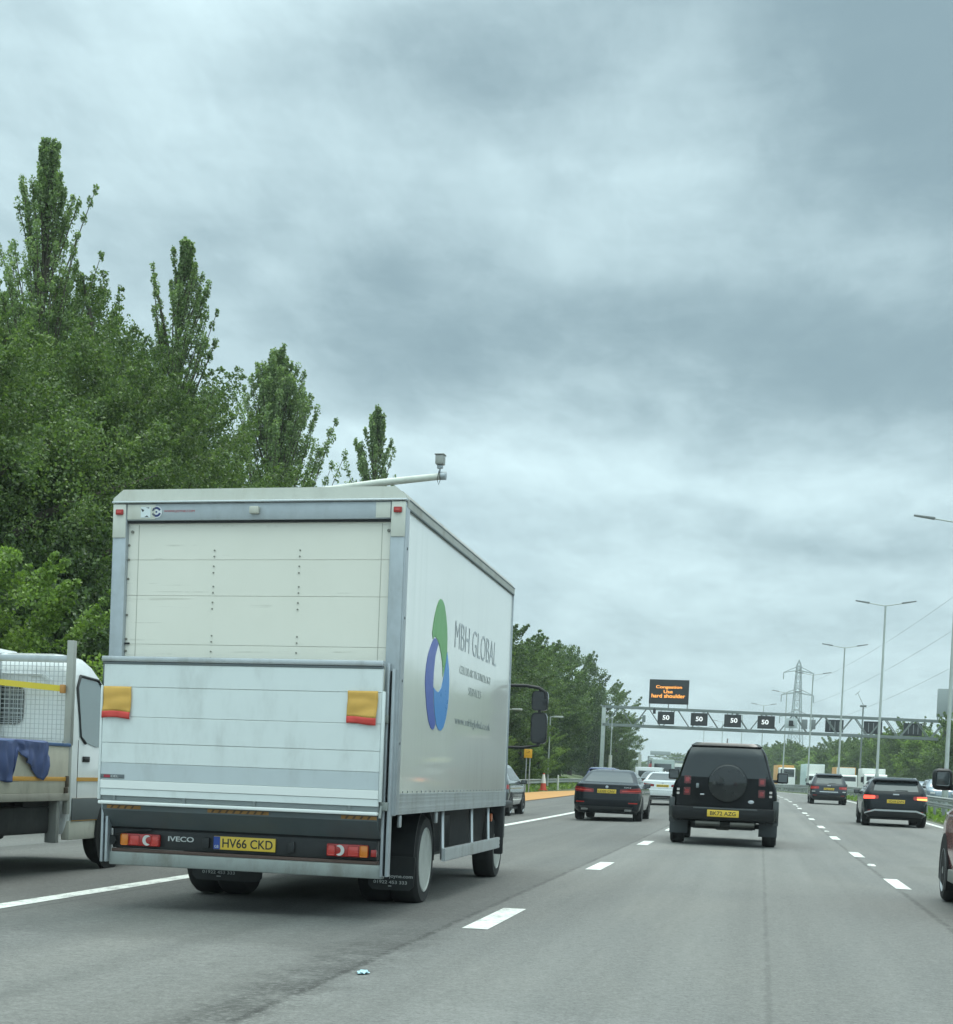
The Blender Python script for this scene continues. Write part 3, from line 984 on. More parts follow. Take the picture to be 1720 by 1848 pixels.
# cantilever sensor mast whose arm shows over the lorry roof
root = thing("sensor_mast", "pale horizontal pole with a boxy sensor at its tip above the lorry roof", "sensor mast", rp(-10.6, 34, 0.27))
MASTP = mat("mast_white", (0.60, 0.62, 0.56), 0.5, 0.1, var=0.1, dirt=0.3)
MB().tube([(0, 0, -.5), (0, 0, 7.02)], [.16, .12], 14).build("column", MASTP, root)
MB().tube([(-.15, 0, 6.98), (1.2, 0, 7.12), (2.4, 0, 7.27), (3.8, 0, 7.40)], [.085, .08, .078, .072], 14).build("arm", MASTP, root)
MB().tube([(3.72, 0, 7.40), (3.83, 0, 7.405)], .088, 14).build("end_collar", GALV, root)
MB().tube([(3.69, 0, 7.40), (3.69, 0, 7.62)], .022, 8).box(3.63, 3.75, -.05, .05, 7.56, 7.63, .01).build("bracket", GALV, root)
s_ = MB()
s_.box(3.60, 3.78, -.12, .12, 7.64, 7.84, .02).box(3.585, 3.795, -.14, .14, 7.84, 7.86, .006)
s_.build("sensor", mat("sensor_grey", (0.34, 0.35, 0.33), 0.45, 0.3), root)
MB().tube([(3.69, -.09, 7.50), (3.66, -.1, 7.3), (3.69, -.06, 7.2), (3.72, -.08, 7.3), (3.70, -.09, 7.48)], .008, 6).build("cable", BLACK, root)

# signal gantry
GY = 180.0
root = thing("signal_gantry", "grey lattice gantry across the motorway", "gantry", rp(0, GY, 0), head(GY))
XL, XR = -14.2, 27.0


def gtop(x):
    return 8.60 - (x - XL) * 0.0125


def gbot(x):
    return 6.62 - (x - XL) * 0.0095


for dy in (-.55, .55):
    for nm, fz, hh in (("top_chord", gtop, .13), ("bottom_chord", gbot, .15)):
        o = MB().box(XL, XR, dy - .12, dy + .12, -hh, hh).build(nm, GANTRY_GREY, root)
        for v in o.data.vertices:
            v.co.z += fz(v.co.x)
lat = MB()
x = XL + .3
k = 0
for dy in (-.55, .55):
    x = XL + .4
    while x < XR - 2:
        lat.tube([(x, dy, gbot(x)), (x + 1.35, dy, gtop(x + 1.35))], .055, 6).tube([(x + 1.55, dy, gtop(x + 1.55)), (x + 2.9, dy, gbot(x + 2.9))], .055, 6)
        x += 3.05
x = XL + .4
while x < XR:
    lat.box(x - .04, x + .04, -.5, .5, gbot(x) - .04, gbot(x) + .04).box(x - .04, x + .04, -.5, .5, gtop(x) - .04, gtop(x) + .04)
    x += 3.05
lat.build("lattice", GANTRY_GREY, root)
o = MB().box(XL, XR, -.40, .40, -.02, .02).build("walkway", GANTRY_GREY, root)
for v in o.data.vertices:
    v.co.z += gbot(v.co.x)
for xx in (XL + .2, XR - .2):
    for dy in (-.55, .55):
        MB().box(xx - .2, xx + .2, dy - .12, dy + .12, -.3, gtop(xx) + .1, .02).build("leg", POLE_GREY, root)

# variable message sign above the gantry
ms = thing("message_sign", "black electronic sign on the gantry reading congestion use hard shoulder", "electronic sign", root.location, head(GY))
mx0, mx1, mz0, mz1 = -9.25, -5.05, 9.08, 11.72
MB().box(mx0, mx1, -.35, .25, mz0, mz1, .03).build("cabinet", SIGN_BLACK, ms)
MB().box(mx0 + .08, mx1 - .08, -.37, -.352, mz0 + .08, mz1 - .08).build("screen", mat("sign_screen", (0.018, 0.02, 0.022), 0.35), ms)
for xx in (mx0 + .1, (mx0 + mx1) / 2, mx1 - .1):
    MB().box(xx - .05, xx + .05, -.05, .15, gtop(xx) + .1, mz0 + .02).build("bracket", GANTRY_GREY, ms)
lettering("lettering", "Congestion", (-8.55, -.371, 10.66), (1, 0, 0), (0, 0, 1), 2.75, .42, LED_AMBER, ms, .012, .012)
lettering("lettering", "Use", (-7.72, -.371, 10.24), (1, 0, 0), (0, 0, 1), .95, .34, LED_AMBER, ms, .012, .012)
lettering("lettering", "hard shoulder", (-8.98, -.371, 9.74), (1, 0, 0), (0, 0, 1), 3.55, .42, LED_AMBER, ms, .012, .012)

# lane signals
for i, (xx, lb) in enumerate(((-7.34, "black lane signal lit 50 over the hard shoulder, leftmost"), (-3.85, "black lane signal lit 50, second from the left"), (-.35, "black lane signal lit 50, third from the left"), (3.1, "black lane signal lit 50, right of the other lit ones"))):
    s = thing("lane_signal", lb, "lane signal", root.location, head(GY), "lit lane signals on the gantry")
    zc_ = (gtop(xx) + gbot(xx)) / 2 + .02
    MB().box(xx - .88, xx + .88, -.95, -.66, zc_ - .70, zc_ + .66, .02).build("cabinet", SIGN_BLACK, s)
    MB().box(xx - .80, xx + .80, -.965, -.951, zc_ - .62, zc_ + .58).build("screen", mat("sign_screen", (0.018, 0.02, 0.022), 0.35), s)
    ox = (0, 0, .12, -.12)[i]
    oz = (.02, .02, .03, .0)[i]
    lettering("lettering", "50", (xx - .36 + ox, -.966, zc_ - .25 + oz), (1, 0, 0), (0, 0, 1), .72, .50, LED_WHITE, s, .012, .02)
    MB().box(xx - .6, xx - .52, -.75, -.67, zc_ + .6, gtop(xx) - .05).box(xx + .52, xx + .6, -.75, -.67, zc_ + .6, gtop(xx) - .05).build("hanger", GANTRY_GREY, s)
# backs of the signals for the other carriageway, and the two small boards
for i, (xx, lb) in enumerate(((10.2, "dark back of a lane signal for the other side, behind the lamp column"), (14.1, "dark back of a lane signal behind the gantry lattice, second for the other side"), (18.1, "dark back of a lane signal behind the lattice, third for the other side"), (22.0, "dark back of a lane signal at the photo's right edge"))):
    s = thing("lane_signal", lb, "lane signal", root.location, head(GY), "backs of the opposite lane signals")
    zc_ = (gtop(xx) + gbot(xx)) / 2
    MB().box(xx - .92, xx + .92, .66, .98, zc_ - .68, zc_ + .66, .02).build("cabinet", mat("signal_back", (0.05, 0.055, 0.06), 0.7), s)
    for t in (-.45, .05, .5):
        MB().box(xx + t - .04, xx + t + .04, .63, .66, zc_ - .5, zc_ + .5).build("rib", mat("signal_rib", (0.3, 0.32, 0.33), 0.6), s)
s = thing("camera_board", "pale square board with a dark camera on the gantry below the pylon", "camera board", root.location, head(GY))
zc_ = (gtop(5.6) + gbot(5.6)) / 2
MB().box(5.0, 6.3, -.80, -.74, zc_ - .5, zc_ + .55, .01).build("board", mat("pale_board", (0.5, 0.56, 0.56), 0.6), s)
MB().box(5.42, 5.86, -1.05, -.81, zc_ - .28, zc_ + .32, .04).tube([(5.5, -.95, zc_ - .1), (6.0, -1.0, zc_ - .25)], .05, 6).build("camera", SIGN_BLACK, s)
s = thing("equipment_cabinet", "pair of grey cabinets hung on the gantry behind a lamp column", "cabinet", root.location, head(GY))
zc_ = (gtop(7.3) + gbot(7.3)) / 2
for t in (6.72, 7.55):
    MB().box(t, t + .6, -.82, -.62, zc_ - .52, zc_ + .5, .02).build("box", mat("cabinet_grey", (0.2, 0.22, 0.22), 0.6), s)
s = thing("gantry_camera", "small dark camera hanging under the gantry's top chord beside the first signal", "camera", root.location, head(GY))
MB().box(-8.75, -8.45, -.9, -.6, 7.95, 8.5, .03).box(-8.62, -8.58, -.78, -.7, 8.45, 8.6).build("housing", SIGN_BLACK, s)
s = thing("gantry_camera", "small dark camera on the gantry near the left leg, lower one", "camera", root.location, head(GY))
MB().box(-9.85, -9.5, -.9, -.6, 7.0, 7.75, .03).box(-9.7, -9.65, -.75, -.65, gbot(-9.7) + .1, 7.05).build("housing", GANTRY_GREY, s)
s = thing("message_sign", "plain grey back of a message sign above the gantry at right", "electronic sign", root.location, head(GY))
MB().box(20.3, 24.6, -.2, .4, 8.62, 11.6, .03).build("cabinet", SIGN_BACK, s)
MB().box(20.35, 20.45, -.1, .1, gtop(20.4), 8.62).box(24.4, 24.5, -.1, .1, gtop(24.4), 8.62).build("bracket", GANTRY_GREY, s)
s = thing("cctv_mast", "thin mast with a small camera head rising above the gantry", "camera mast", rp(15.2, 200, 0), head(200))
MB().tube([(0, 0, -.3), (0, 0, 10.6)], [.13, .08], 8).build("column", GANTRY_GREY, s)
MB().box(-.35, .35, -.2, .2, 10.35, 10.6, .05).tube([(0, 0, 10.6), (-.7, 0, 12.0)], .03, 6).tube([(-.95, 0, 11.75), (-.45, 0, 12.25)], .03, 6).build("camera_head", GANTRY_GREY, s)

# the next gantry, far off
fy = 420
s = thing("signal_gantry", "distant gantry with a grey board low over the far traffic", "gantry", (-31 + 5.0 + 0.0, fy, gz(fy)), head(fy))
MB().box(-1.4, 3.6, -.3, .3, 7.3, 8.3, .02).build("board", SIGN_BACK, s)
MB().box(-2, 8.5, -.3, .3, 5.55, 6.1, .02).box(-2, 8.5, -.3, .3, 6.75, 6.95).build("truss", GANTRY_GREY, s)
MB().box(-1.4, 3.4, -.6, -.35, 4.9, 5.6, .02).build("signal_row", SIGN_BLACK, s)
for xx in (-1.8, 8.3):
    MB().box(xx - .2, xx + .2, -.2, .2, -1, 7, .02).build("leg", GANTRY_GREY, s)

# pylon and its wires
PY = 560.0
PX = 10.3
pyl = thing("electricity_pylon", "grey lattice electricity pylon behind the gantry", "pylon", (PX, PY, -1.0), 0.25)
STEEL = mat("pylon_steel", (0.30, 0.345, 0.355), 0.7, 0.2)  # tone lightened to stand in for haze over the distance
PH = 44.5
mb = MB()


def hw(z):
    return 3.3 - (z / 26) * 2.0 if z < 26 else 1.3 - (z - 26) / (PH - 26) * .75


lv = [0, 6, 11.5, 16.5, 21, 25, 28, 31, 34, 37, 40, 42.5]
for s1, s2 in ((1, 1), (1, -1), (-1, 1), (-1, -1)):
    mb.tube([(s1 * hw(z), s2 * hw(z), z) for z in lv] + [(0, 0, PH)], .13, 5)
for a, b in zip(lv[:-1], lv[1:]):
    for q in range(4):
        p = [(1, 1), (1, -1), (-1, -1), (-1, 1)][q]
        r_ = [(1, 1), (1, -1), (-1, -1), (-1, 1)][(q + 1) % 4]
        mb.tube([(p[0] * hw(a), p[1] * hw(a), a), (r_[0] * hw(b), r_[1] * hw(b), b)], .06, 4)
        mb.tube([(r_[0] * hw(a), r_[1] * hw(a), a), (p[0] * hw(b), p[1] * hw(b), b)], .06, 4)
        mb.tube([(p[0] * hw(b), p[1] * hw(b), b), (r_[0] * hw(b), r_[1] * hw(b), b)], .06, 4)
mb.build("tower", STEEL, pyl)
for za, ln in ((41.0, 4.9), (33.6, 5.3), (26.4, 5.5)):
    a = MB()
    for s in (-1, 1):
        a.tube([(0, hw(za) * .8, za), (s * ln, 0, za - .9)], .14, 5).tube([(0, -hw(za) * .8, za), (s * ln, 0, za - .9)], .14, 5)
        a.tube([(0, 0, za + 1.4), (s * ln * .5, 0, za + .3), (s * ln, 0, za - .9)], .13, 5)
    a.build("cross_arm", STEEL, pyl)
    a = MB()
    for s in (-1, 1):
        a.tube([(s * ln, 0, za - .9), (s * ln, 0, za - 3.2)], .16, 6)
    a.build("insulator", STEEL, pyl)
WIRE = mat("wire_grey", (0.34, 0.39, 0.40), 0.6)
for i, (za, ln, lb) in enumerate(((37.4, 4.6, "uppermost power line sagging from the pylon to the right edge"), (30.2, 5.0, "middle power line running from the pylon to the right edge"), (23.1, 5.2, "lowest power line running from the pylon to the right edge"))):
    A = Vector((PX + ln, PY + 1, za - 1))
    B = A + (Vector(((33.3, 330, 40.5), (33.6, 330, 34.2), (34.0, 330, 27.3))[i]) - A) * 1.35
    pts = []
    for k in range(31):
        t = k / 30
        p = A.lerp(B, t)
        p.z -= 4 * 2.5 * t * (1 - t)
        pts.append(tuple(p))
    o = MB().tube(pts, .035, 4).build("power_line", WIRE)
    tag(o, lb, "power line", "power lines")

# ------------------------------------------------------------------ small roadside things
s = thing("roadside_sign", "small square yellow sign on two posts left of the gantry", "road sign", rp(-12.75, 92, 0.0), head(80))
s.scale = (1.15, 1.15, 1.15)
MB().box(-.20, .20, -.03, .0, 1.75, 2.18, .01).build("sign_face", mat("sign_yellow", (0.72, 0.38, 0.02), 0.5), s)
for t in (-.08, .1):
    MB().tube([(t, .03, -.2), (t, .03, 2.2)], .028, 8).build("post", GALV, s)
lettering("lettering", "2\n..", (-.12, -.031, 1.84), (1, 0, 0), (0, 0, 1), .24, .26, mat("sign_brown", (0.30, 0.14, 0.01), 0.5), s, .002)
CONE_R = mat("cone_red", (0.55, 0.06, 0.03), 0.5)
s = thing("traffic_cone", "red and white traffic cone on the verge past the orange surface", "traffic cone", rp(-12.75, 100, 0.06))
s.scale = (1.08, 1.08, 1.08)
MB().tube([(0, 0, .05), (0, 0, .32), (0, 0, .66), (0, 0, 1.0)], [.19, .155, .10, .055], 14).build("cone", CONE_R, s)
MB().tube([(0, 0, .42), (0, 0, .93)], [.145, .068], 14).build("reflective_band", mat("cone_white", (0.75, 0.75, 0.72), 0.4), s)
MB().box(-.24, .24, -.24, .24, 0, .05, .015).build("base", CONE_R, s)
o = MB().tube([(0, 0, -.1), (0, 0, .85)], [.07, .06], 10).tube([(0, 0, .85), (0, 0, .92)], [.06, .02], 10).build("marker_post", mat("post_white", (0.78, 0.78, 0.72), 0.5))
o.location = rp(-12.9, 110, .1)
tag(o, "short white marker post on the grass right of the cone", "marker post")
# crushed scrap of pale blue plastic on the lane joint
b = bmesh.new()
bmesh.ops.create_icosphere(b, subdivisions=3, radius=1.0)
for v in b.verts:
    k = 1 + .25 * math.sin(v.co.x * 7 + v.co.y * 3) * math.cos(v.co.z * 5)
    v.co = Vector((v.co.x * .034 * k, v.co.y * .055 * k, max(-.0, v.co.z * .016 * k)))
me = bpy.data.meshes.new("litter_scrap")
b.to_mesh(me)
b.free()
o = link_mesh("litter_scrap", me, mat("pale_blue_plastic", (0.42, 0.66, 0.74), 0.3), None, 30)
o.location = (-2.16, 9.04, .005)
tag(o, "crushed scrap of pale blue plastic lying on the near lane joint", "litter")

# the damp air over the motorway
HZ = bpy.data.materials.new("haze_air")
HZ.use_nodes = True
q = NT(HZ.node_tree)
pv = q.n('ShaderNodeVolumePrincipled', {'Color': (0.86, 0.95, 0.97), 'Density': 0.00036, 'Anisotropy': 0.1})
o = q.n('ShaderNodeOutputMaterial', out=None)
HZ.node_tree.links.new(pv, o.inputs[1])
hz = MB().box(-5800, 5800, -70, 4300, -4.6, 62).build("haze", HZ, None, 0)
tag(hz, kind='stuff')

# ------------------------------------------------------------------ wheels


def wheel(parent, x, y, z, r, w, side, rim_mat, spokes=5, rim_r=0.64, name="wheel", deep=0.02):
    """a tyre with its rim as sub-part; side +1 = outer face towards +x"""
    t = MB()
    rr = r * rim_r
    t.lathe_x(x, y, z, [(rr, -w / 2), (r - .03, -w / 2), (r - .008, -w / 2 + .03), (r, -w / 2 + .05), (r, w / 2 - .05), (r - .008, w / 2 - .03), (r - .035, w / 2), (rr, w / 2)], 30, side, True)
    o = t.build(name, RUBBER, parent, 35)
    q = MB()
    q.lathe_x(x, y, z, [(rr + .012, w / 2 - .01), (rr, w / 2 + .004), (rr - .018, w / 2 - deep), (rr - .03, w / 2 - .05)], 30, side)
    if spokes:
        for k in range(spokes):
            a = 2 * PI * k / spokes + .3
            ca, sa = math.cos(a), math.sin(a)
            pw = rr * .13
            pts = []
            for rad, hwid in ((.02, pw * 1.2), (rr - .02, pw)):
                for s in (-1, 1):
                    pts.append((rad, s * hwid))
            P4 = [pts[0], pts[2], pts[3], pts[1]]
            poly = [(ca * u - sa * v, sa * u + ca * v) for u, v in P4]
            q.prism(poly, (x + side * (w / 2 - .035), y, z), (0, 1, 0) if side > 0 else (0, 1, 0), (0, 0, 1), .025 if side > 0 else -.025)
        q.lathe_x(x, y, z, [(.065, w / 2 - .05), (.065, w / 2 - .005), (.03, w / 2 + .006)], 14, side)
        d = MB().lathe_x(x, y, z, [(rr - .01, w / 2 - .075), (rr - .01, w / 2 - .07)], 24, side).build("brake_disc", DARK, o)
    else:
        q.lathe_x(x, y, z, [(rr - .004, w / 2 - .004), (rr - .015, w / 2 + .002), (rr - .03, w / 2 - .012), (rr * .86, w / 2 - .045), (rr * .62, w / 2 - .060), (rr * .42, w / 2 - .062), (rr * .38, w / 2 - .015), (.03, w / 2 - .008)], 26, side)
    q.build("rim", rim_mat, o, 35)
    return o


# ------------------------------------------------------------------ the white box lorry
TX, TY, TA, TB = -2.7704, 12.453, 0.0076, -0.0059
HW = 1.2394
lorry = thing("box_lorry", "large white box lorry with raised tail lift and blue green circular logo", "lorry", (TX - HW * math.cos(TA), TY - HW * math.sin(TA), -HW * 0.0059))
lorry.rotation_euler = (0, TB, TA)
L = 6.10
ZT = 3.335


def U(u):
    return u + HW


b = MB()
b.box(-HW + .012, HW - .012, .10, L, 1.0, 3.29)
b.build("box_body", WHITE_PANEL, lorry)
b = MB()
b.box(-HW + .03, HW - .03, .02, L - .03, .90, 1.0)
b.build("floor_frame", UNDER, lorry)
# roof: shallow translucent sheet with capping rails
b = MB()
ROOF = mat("roof_cap", (0.60, 0.60, 0.55), 0.45, 0.1, var=0.12, vscale=5, dirt=0.45, dirtcol=(0.36, 0.31, 0.22))
b.prism([(-HW + .05, 3.30), (HW - .05, 3.30), (HW - .05, 3.36), (HW - .16, 3.415), (-HW + .16, 3.415), (-HW + .05, 3.36)], (0, L, 0), (1, 0, 0), (0, 0, 1), L - .01)
b.build("roof", ROOF, lorry)
RAILM = mat("roof_rail", (0.40, 0.41, 0.38), 0.5, 0.4, var=0.2, vscale=7, dirt=0.7, dirtcol=(0.20, 0.17, 0.12))
for s in (-1, 1):
    b = MB()
    prof = [(HW - .10, 3.425), (HW - .035, 3.40), (HW + .006, 3.345), (HW + .006, 3.275), (HW - .010, 3.27), (HW - .012, 3.34), (HW - .06, 3.39)]
    b.prism([(x * s, z) for x, z in prof][::s], (0, L + .01, 0), (1, 0, 0), (0, 0, 1), L - .04)
    b.build("roof_rail", RAILM, lorry, 30)
    b = MB()
    b.box(s * (HW - .004) - .012, s * (HW - .004) + .012, .12, L, 3.262, 3.274)
    b.box(s * (HW + .004) - .006, s * (HW + .004) + .006, .12, L + .01, 3.335, 3.345)
    b.build("rail_bead", STEEL_GREY, lorry)
CAPM = mat("rear_cap", (0.62, 0.63, 0.57), 0.42, 0.1, var=0.1, vscale=4, dirt=0.35, dirtcol=(0.36, 0.33, 0.25))
b = MB()
b.prism([(-HW - .004, 3.335), (HW + .004, 3.335), (HW + .004, 3.36), (HW - .085, 3.432), (-HW + .085, 3.432), (-HW - .004, 3.36)], (0, .075, 0), (1, 0, 0), (0, 0, 1), .095)
b.build("rear_cap", CAPM, lorry)
b = MB()
b.box(-HW - .012, HW + .012, -.034, .02, 3.318, 3.336, .006)
b.build("rain_strip", CHROME, lorry)
# rear frame
for s in (-1, 1):
    x0, x1 = sorted((s * HW, s * (HW - .118)))
    MB().box(x0, x1, -.012, .10, .82, 3.315, .012).build("rear_post", GALV, lorry)
    x0, x1 = sorted((s * (HW + .002), s * (HW - .112)))
    MB().box(x0, x1, -.022, -.006, 3.035, 3.312, .004).build("corner_cap", CAPM, lorry)
    MB().box(s * HW - .008, s * HW + .008, .004, .13, .83, 3.27, .003).build("corner_angle", GALV, lorry)
b = MB()
for z in (2.95, 2.4, 1.9, 1.4):
    b.lathe_x(HW + .004, .07, z, [(.012, 0), (.012, .008), (.004, .010)], 8)
b.build("rivets", STEEL_GREY, lorry)
b = MB()
b.box(-HW + .118, HW - .118, -.008, .08, 3.178, 3.315, .004)
b.build("header", GALV, lorry)
MB().box(-HW + .122, -HW + .37, -.014, -.009, 3.186, 3.308, .001).build("header_plate", CAPM, lorry)
MB().box(HW - .24, HW - .122, -.014, -.009, 3.186, 3.308, .001).build("header_plate", CAPM, lorry)
b = MB()
b.box(U(-2.235), U(-2.15), -.018, -.0145, 3.20, 3.288)
st = b.build("sticker", mat("sticker_white", (0.68, 0.74, 0.76), 0.5), lorry)
b = MB()
b.prism([(U(-2.235), 3.275), (U(-2.205), 3.262), (U(-2.218), 3.245)], (0, -.0185, 0), (1, 0, 0), (0, 0, 1), .001)
b.prism([(U(-2.19), 3.283), (U(-2.16), 3.283), (U(-2.165), 3.275)], (0, -.0185, 0), (1, 0, 0), (0, 0, 1), .001)
b.prism([(U(-2.20), 3.205), (U(-2.165), 3.205), (U(-2.18), 3.218)], (0, -.0185, 0), (1, 0, 0), (0, 0, 1), .001)
b.build("print", INK, st)
NAVY = mat("navy_ink", (0.03, 0.045, 0.16), 0.5)


def disc(bm_, cx_, cz_, r0, r1, y, d=.0015, a0=0, a1=2 * PI, n=28, sq=1.0):
    for k in range(n):
        a, c_ = a0 + (a1 - a0) * k / n, a0 + (a1 - a0) * (k + 1) / n
        bm_.prism([(cx_ + r0 * math.cos(a), cz_ + r0 * sq * math.sin(a)), (cx_ + r1 * math.cos(a), cz_ + r1 * sq * math.sin(a)), (cx_ + r1 * math.cos(c_), cz_ + r1 * sq * math.sin(c_)), (cx_ + r0 * math.cos(c_), cz_ + r0 * sq * math.sin(c_))], (0, y, 0), (1, 0, 0), (0, 0, 1), d)


b = MB()
disc(b, U(-2.100), 3.247, .0005, .050, -.0105)
bd = b.build("badge", mat("badge_white", (0.70, 0.72, 0.74), 0.5), lorry)
b = MB()
disc(b, U(-2.100), 3.247, .024, .041, -.0125, a0=.4, a1=PI - .2, n=14)
disc(b, U(-2.100), 3.247, .024, .041, -.0125, a0=PI + .3, a1=2 * PI - .3, n=14)
disc(b, U(-2.100), 3.247, .0005, .008, -.0125, n=10)
b.build("emblem", NAVY, bd)
lettering("lettering", "WWW.JOYNE.COM", (U(-2.035), -.0085, 3.238), (1, 0, 0), (0, 0, 1), .268, .024, mat("red_ink", (0.42, 0.05, 0.06), 0.5), lorry)
b = MB()
b.box(U(-1.285), U(-1.205), -.055, -.008, 3.222, 3.282, .010)
b.build("rear_camera", mat("camera_cream", (0.50, 0.50, 0.44), 0.5), lorry)
for u in (-2.418, -.058):
    b = MB()
    b.box(U(u) - .034, U(u) + .034, -.044, -.022, 3.222, 3.268, .008)
    q = b.build("marker_lamp", RED_LENS, lorry)
    b = MB()
    b.box(U(u) - .022, U(u) + .018, -.0465, -.0445, 3.236, 3.254, .0)
    b.build("lens", RED_BRIGHT, q)
# roller shutter
sh_ = thing_part = bpy.data.objects.new("roller_shutter", None)
COL.objects.link(sh_)
sh_.parent = lorry
zs = [3.20, 2.858, 2.562, 2.158, 1.78, 1.40, 1.02]
for i in range(6):
    MB().box(-HW + .118, HW - .118, .045, .085, zs[i + 1] + .0015, zs[i] - .001, .002).build("lath", SHUTTER, sh_, 0)
b = MB()
b.box(-HW + .118, HW - .118, .055, .09, 1.0, 3.2)
b.build("backing", mat("line_grey", (0.40, 0.39, 0.34), 0.6), sh_)
for u in (-2.268, -.195):
    MB().box(U(u) - .0025, U(u) + .0025, .0432, .047, 2.0, 3.15).build("guide_line", mat("line_grey", (0.40, 0.39, 0.34), 0.6), sh_)
b = MB()
for z0 in zs[1:4]:
    for u in (-1.60, -.87):
        for dz in (-.105, -.052, .028, .078):
            b.tube([(U(u) + dz * .02, .036, z0 + dz), (U(u) + dz * .02, .046, z0 + dz)], .0065, 8)
for z in (2.98, 2.86, 2.7, 2.4, 2.2, 2.1):
    b.tube([(-HW + .128, .036, z), (-HW + .128, .046, z)], .010, 8)
b.tube([(-HW + .155, .03, 3.09), (-HW + .155, .046, 3.09)], .013, 8)
b.tube([(HW - .14, .03, 3.09), (HW - .14, .046, 3.09)], .013, 8)
b.build("rivets", mat("rivet_grey", (0.20, 0.20, 0.17), 0.6), sh_)
b = MB()
b.box(-HW + .118, -HW + .16, .03, .046, 2.155, 2.170)
b.box(-HW + .118, HW - .118, .02, .06, 3.160, 3.180)
b.build("seal", BLACK, sh_)

# tail lift, raised against the back
PL0, PL1 = U(-2.452), U(-.098)
tl = bpy.data.objects.new("tail_lift", None)
COL.objects.link(tl)
tl.parent = lorry
y0, y1 = -.165, -.125
for (za, zb, mt, dy) in ((1.79, 1.988, LIFT_WHITE, 0), (1.545, 1.787, LIFT_WHITE, .001), (1.33, 1.542, LIFT_WHITE, 0), (1.165, 1.327, LIFT_WHITE, .001), (1.022, 1.163, LIFT_BAND, .002), (.952, 1.02, LIFT_BRIGHT, -.004), (.893, .95, LIFT_WHITE, .002)):
    MB().box(PL0, PL1, y0 + dy, y1, za, zb, .0025, seg=1).build("plank", mt, tl, 0)
MB().box(U(-2.475), PL1 + .004, y0 - .012, y1 + .03, 1.996, 2.042, .010).build("top_rail", ALU, tl)
MB().box(U(-2.465), PL1, y0 - .004, y1 + .02, 1.975, 1.994, .002).build("top_rail_lip", STEEL_GREY, tl)
MB().box(U(-2.474), U(-2.454), y0 - .006, y1, .86, 1.80, .004).build("side_trim", LIFT_WHITE, tl)
MB().box(PL1 + .002, PL1 + .024, y0 - .006, y1, .93, 1.80, .004).build("side_trim", LIFT_WHITE, tl)
MB().box(U(-2.462), U(-2.45), y0 - .002, y1, 1.80, 1.99, .002).build("side_trim", STEEL_GREY, tl)
MB().box(PL0, PL1, y0 + .02, y1, .852, .891, .002).build("hinge_strip", mat("hinge_grey", (0.22, 0.245, 0.25), 0.5, 0.3, dirt=.3), tl)
for u in (-2.33, -1.72, -1.12, -.33):
    MB().box(U(u) - .012, U(u) + .012, y0 + .006, y0 + .03, .855, .935, .003).build("hinge", mat("hinge_grey", (0.22, 0.245, 0.25), 0.5, 0.3, dirt=.3), tl)
MB().box(U(-2.462), PL1, y0 - .022, y1, .822, .850, .007).build("edge_strip", LIFT_BRIGHT, tl)
b = MB()
b.box(PL0, PL0 + .21, y0 - .0035, y0 - .0005, 1.035, 1.068, .001)
lg = b.build("lift_label", mat("label_grey", (0.12, 0.14, 0.15), 0.5), tl)
b = MB()
b.box(PL0 + .03, PL0 + .085, y0 - .0055, y0 - .004, 1.04, 1.063)
b.build("red_panel", mat("label_red", (0.32, 0.03, 0.05), 0.5), lg)
lettering("lettering", "DEL", (PL0 + .095, y0 - .0045, 1.043), (1, 0, 0), (0, 0, 1), .065, .018, mat("label_white", (0.6, 0.62, 0.62), 0.5), lg)
b = MB()
b.prism([(y1 - .005, .82), (y1 - .005, .775), (.02, .632), (.10, .632), (.10, .82)], (PL0 + .01, 0, 0), (0, 1, 0), (0, 0, 1), PL1 - PL0 - .02)
b.build("wedge", STEEL_GREY, tl)
HAZ = mat("hazard_orange", (0.34, 0.17, 0.045), 0.6, var=0.5, vscale=14, dirt=0.5)
for u0, u1 in ((-2.40, -2.10), (-1.52, -1.0), (-.40, -.11)):
    MB().box(U(u0), U(u1), y1 - .0085, y1 - .006, .786, .814, .0).build("hazard_tape", HAZ, tl)
    b = MB()
    k = u0 + .03
    while k < u1 - .04:
        b.prism([(U(k), .788), (U(k + .018), .788), (U(k + .034), .812), (U(k + .016), .812)], (0, y1 - .0092, 0), (1, 0, 0), (0, 0, 1), .0004)
        k += .06
    b.build("stripe", mat("hazard_brown", (0.10, 0.06, 0.03), 0.6), tl)
# uprights the lift slides on
for s, ux in ((-1, -2.478), (1, -.088)):
    MB().box(U(ux), U(ux) + .022, -.06, .02, .335, 2.03 if s > 0 else .83, .003).build("lift_column", GALV, tl)
    MB().box(U(ux) + .044, U(ux) + .066, -.07, .02, .338, 1.985 if s > 0 else .80, .003).build("lift_column", GALV, tl)
    MB().box(U(ux) + .022, U(ux) + .044, -.02, .02, .34, 1.97 if s > 0 else .80, .0).build("lift_slot", DARK, tl)
b = MB()
b.box(U(-.105), U(-.035), -.10, -.05, .86, .93, .012).tube([(U(-.09), -.10, .90), (U(-.09), -.13, .80)], .014, 8)
b.box(U(-.10), U(-.06), -.09, -.04, 1.55, 1.62, .008)
b.build("latch", GALV_DULL, tl)
# warning flags hung on the lift
FLAG = mat("flag_yellow", (0.64, 0.38, 0.09), 0.75, var=0.12, vscale=9)
FLAGR = mat("flag_red", (0.58, 0.06, 0.05), 0.7, var=0.1, vscale=9)


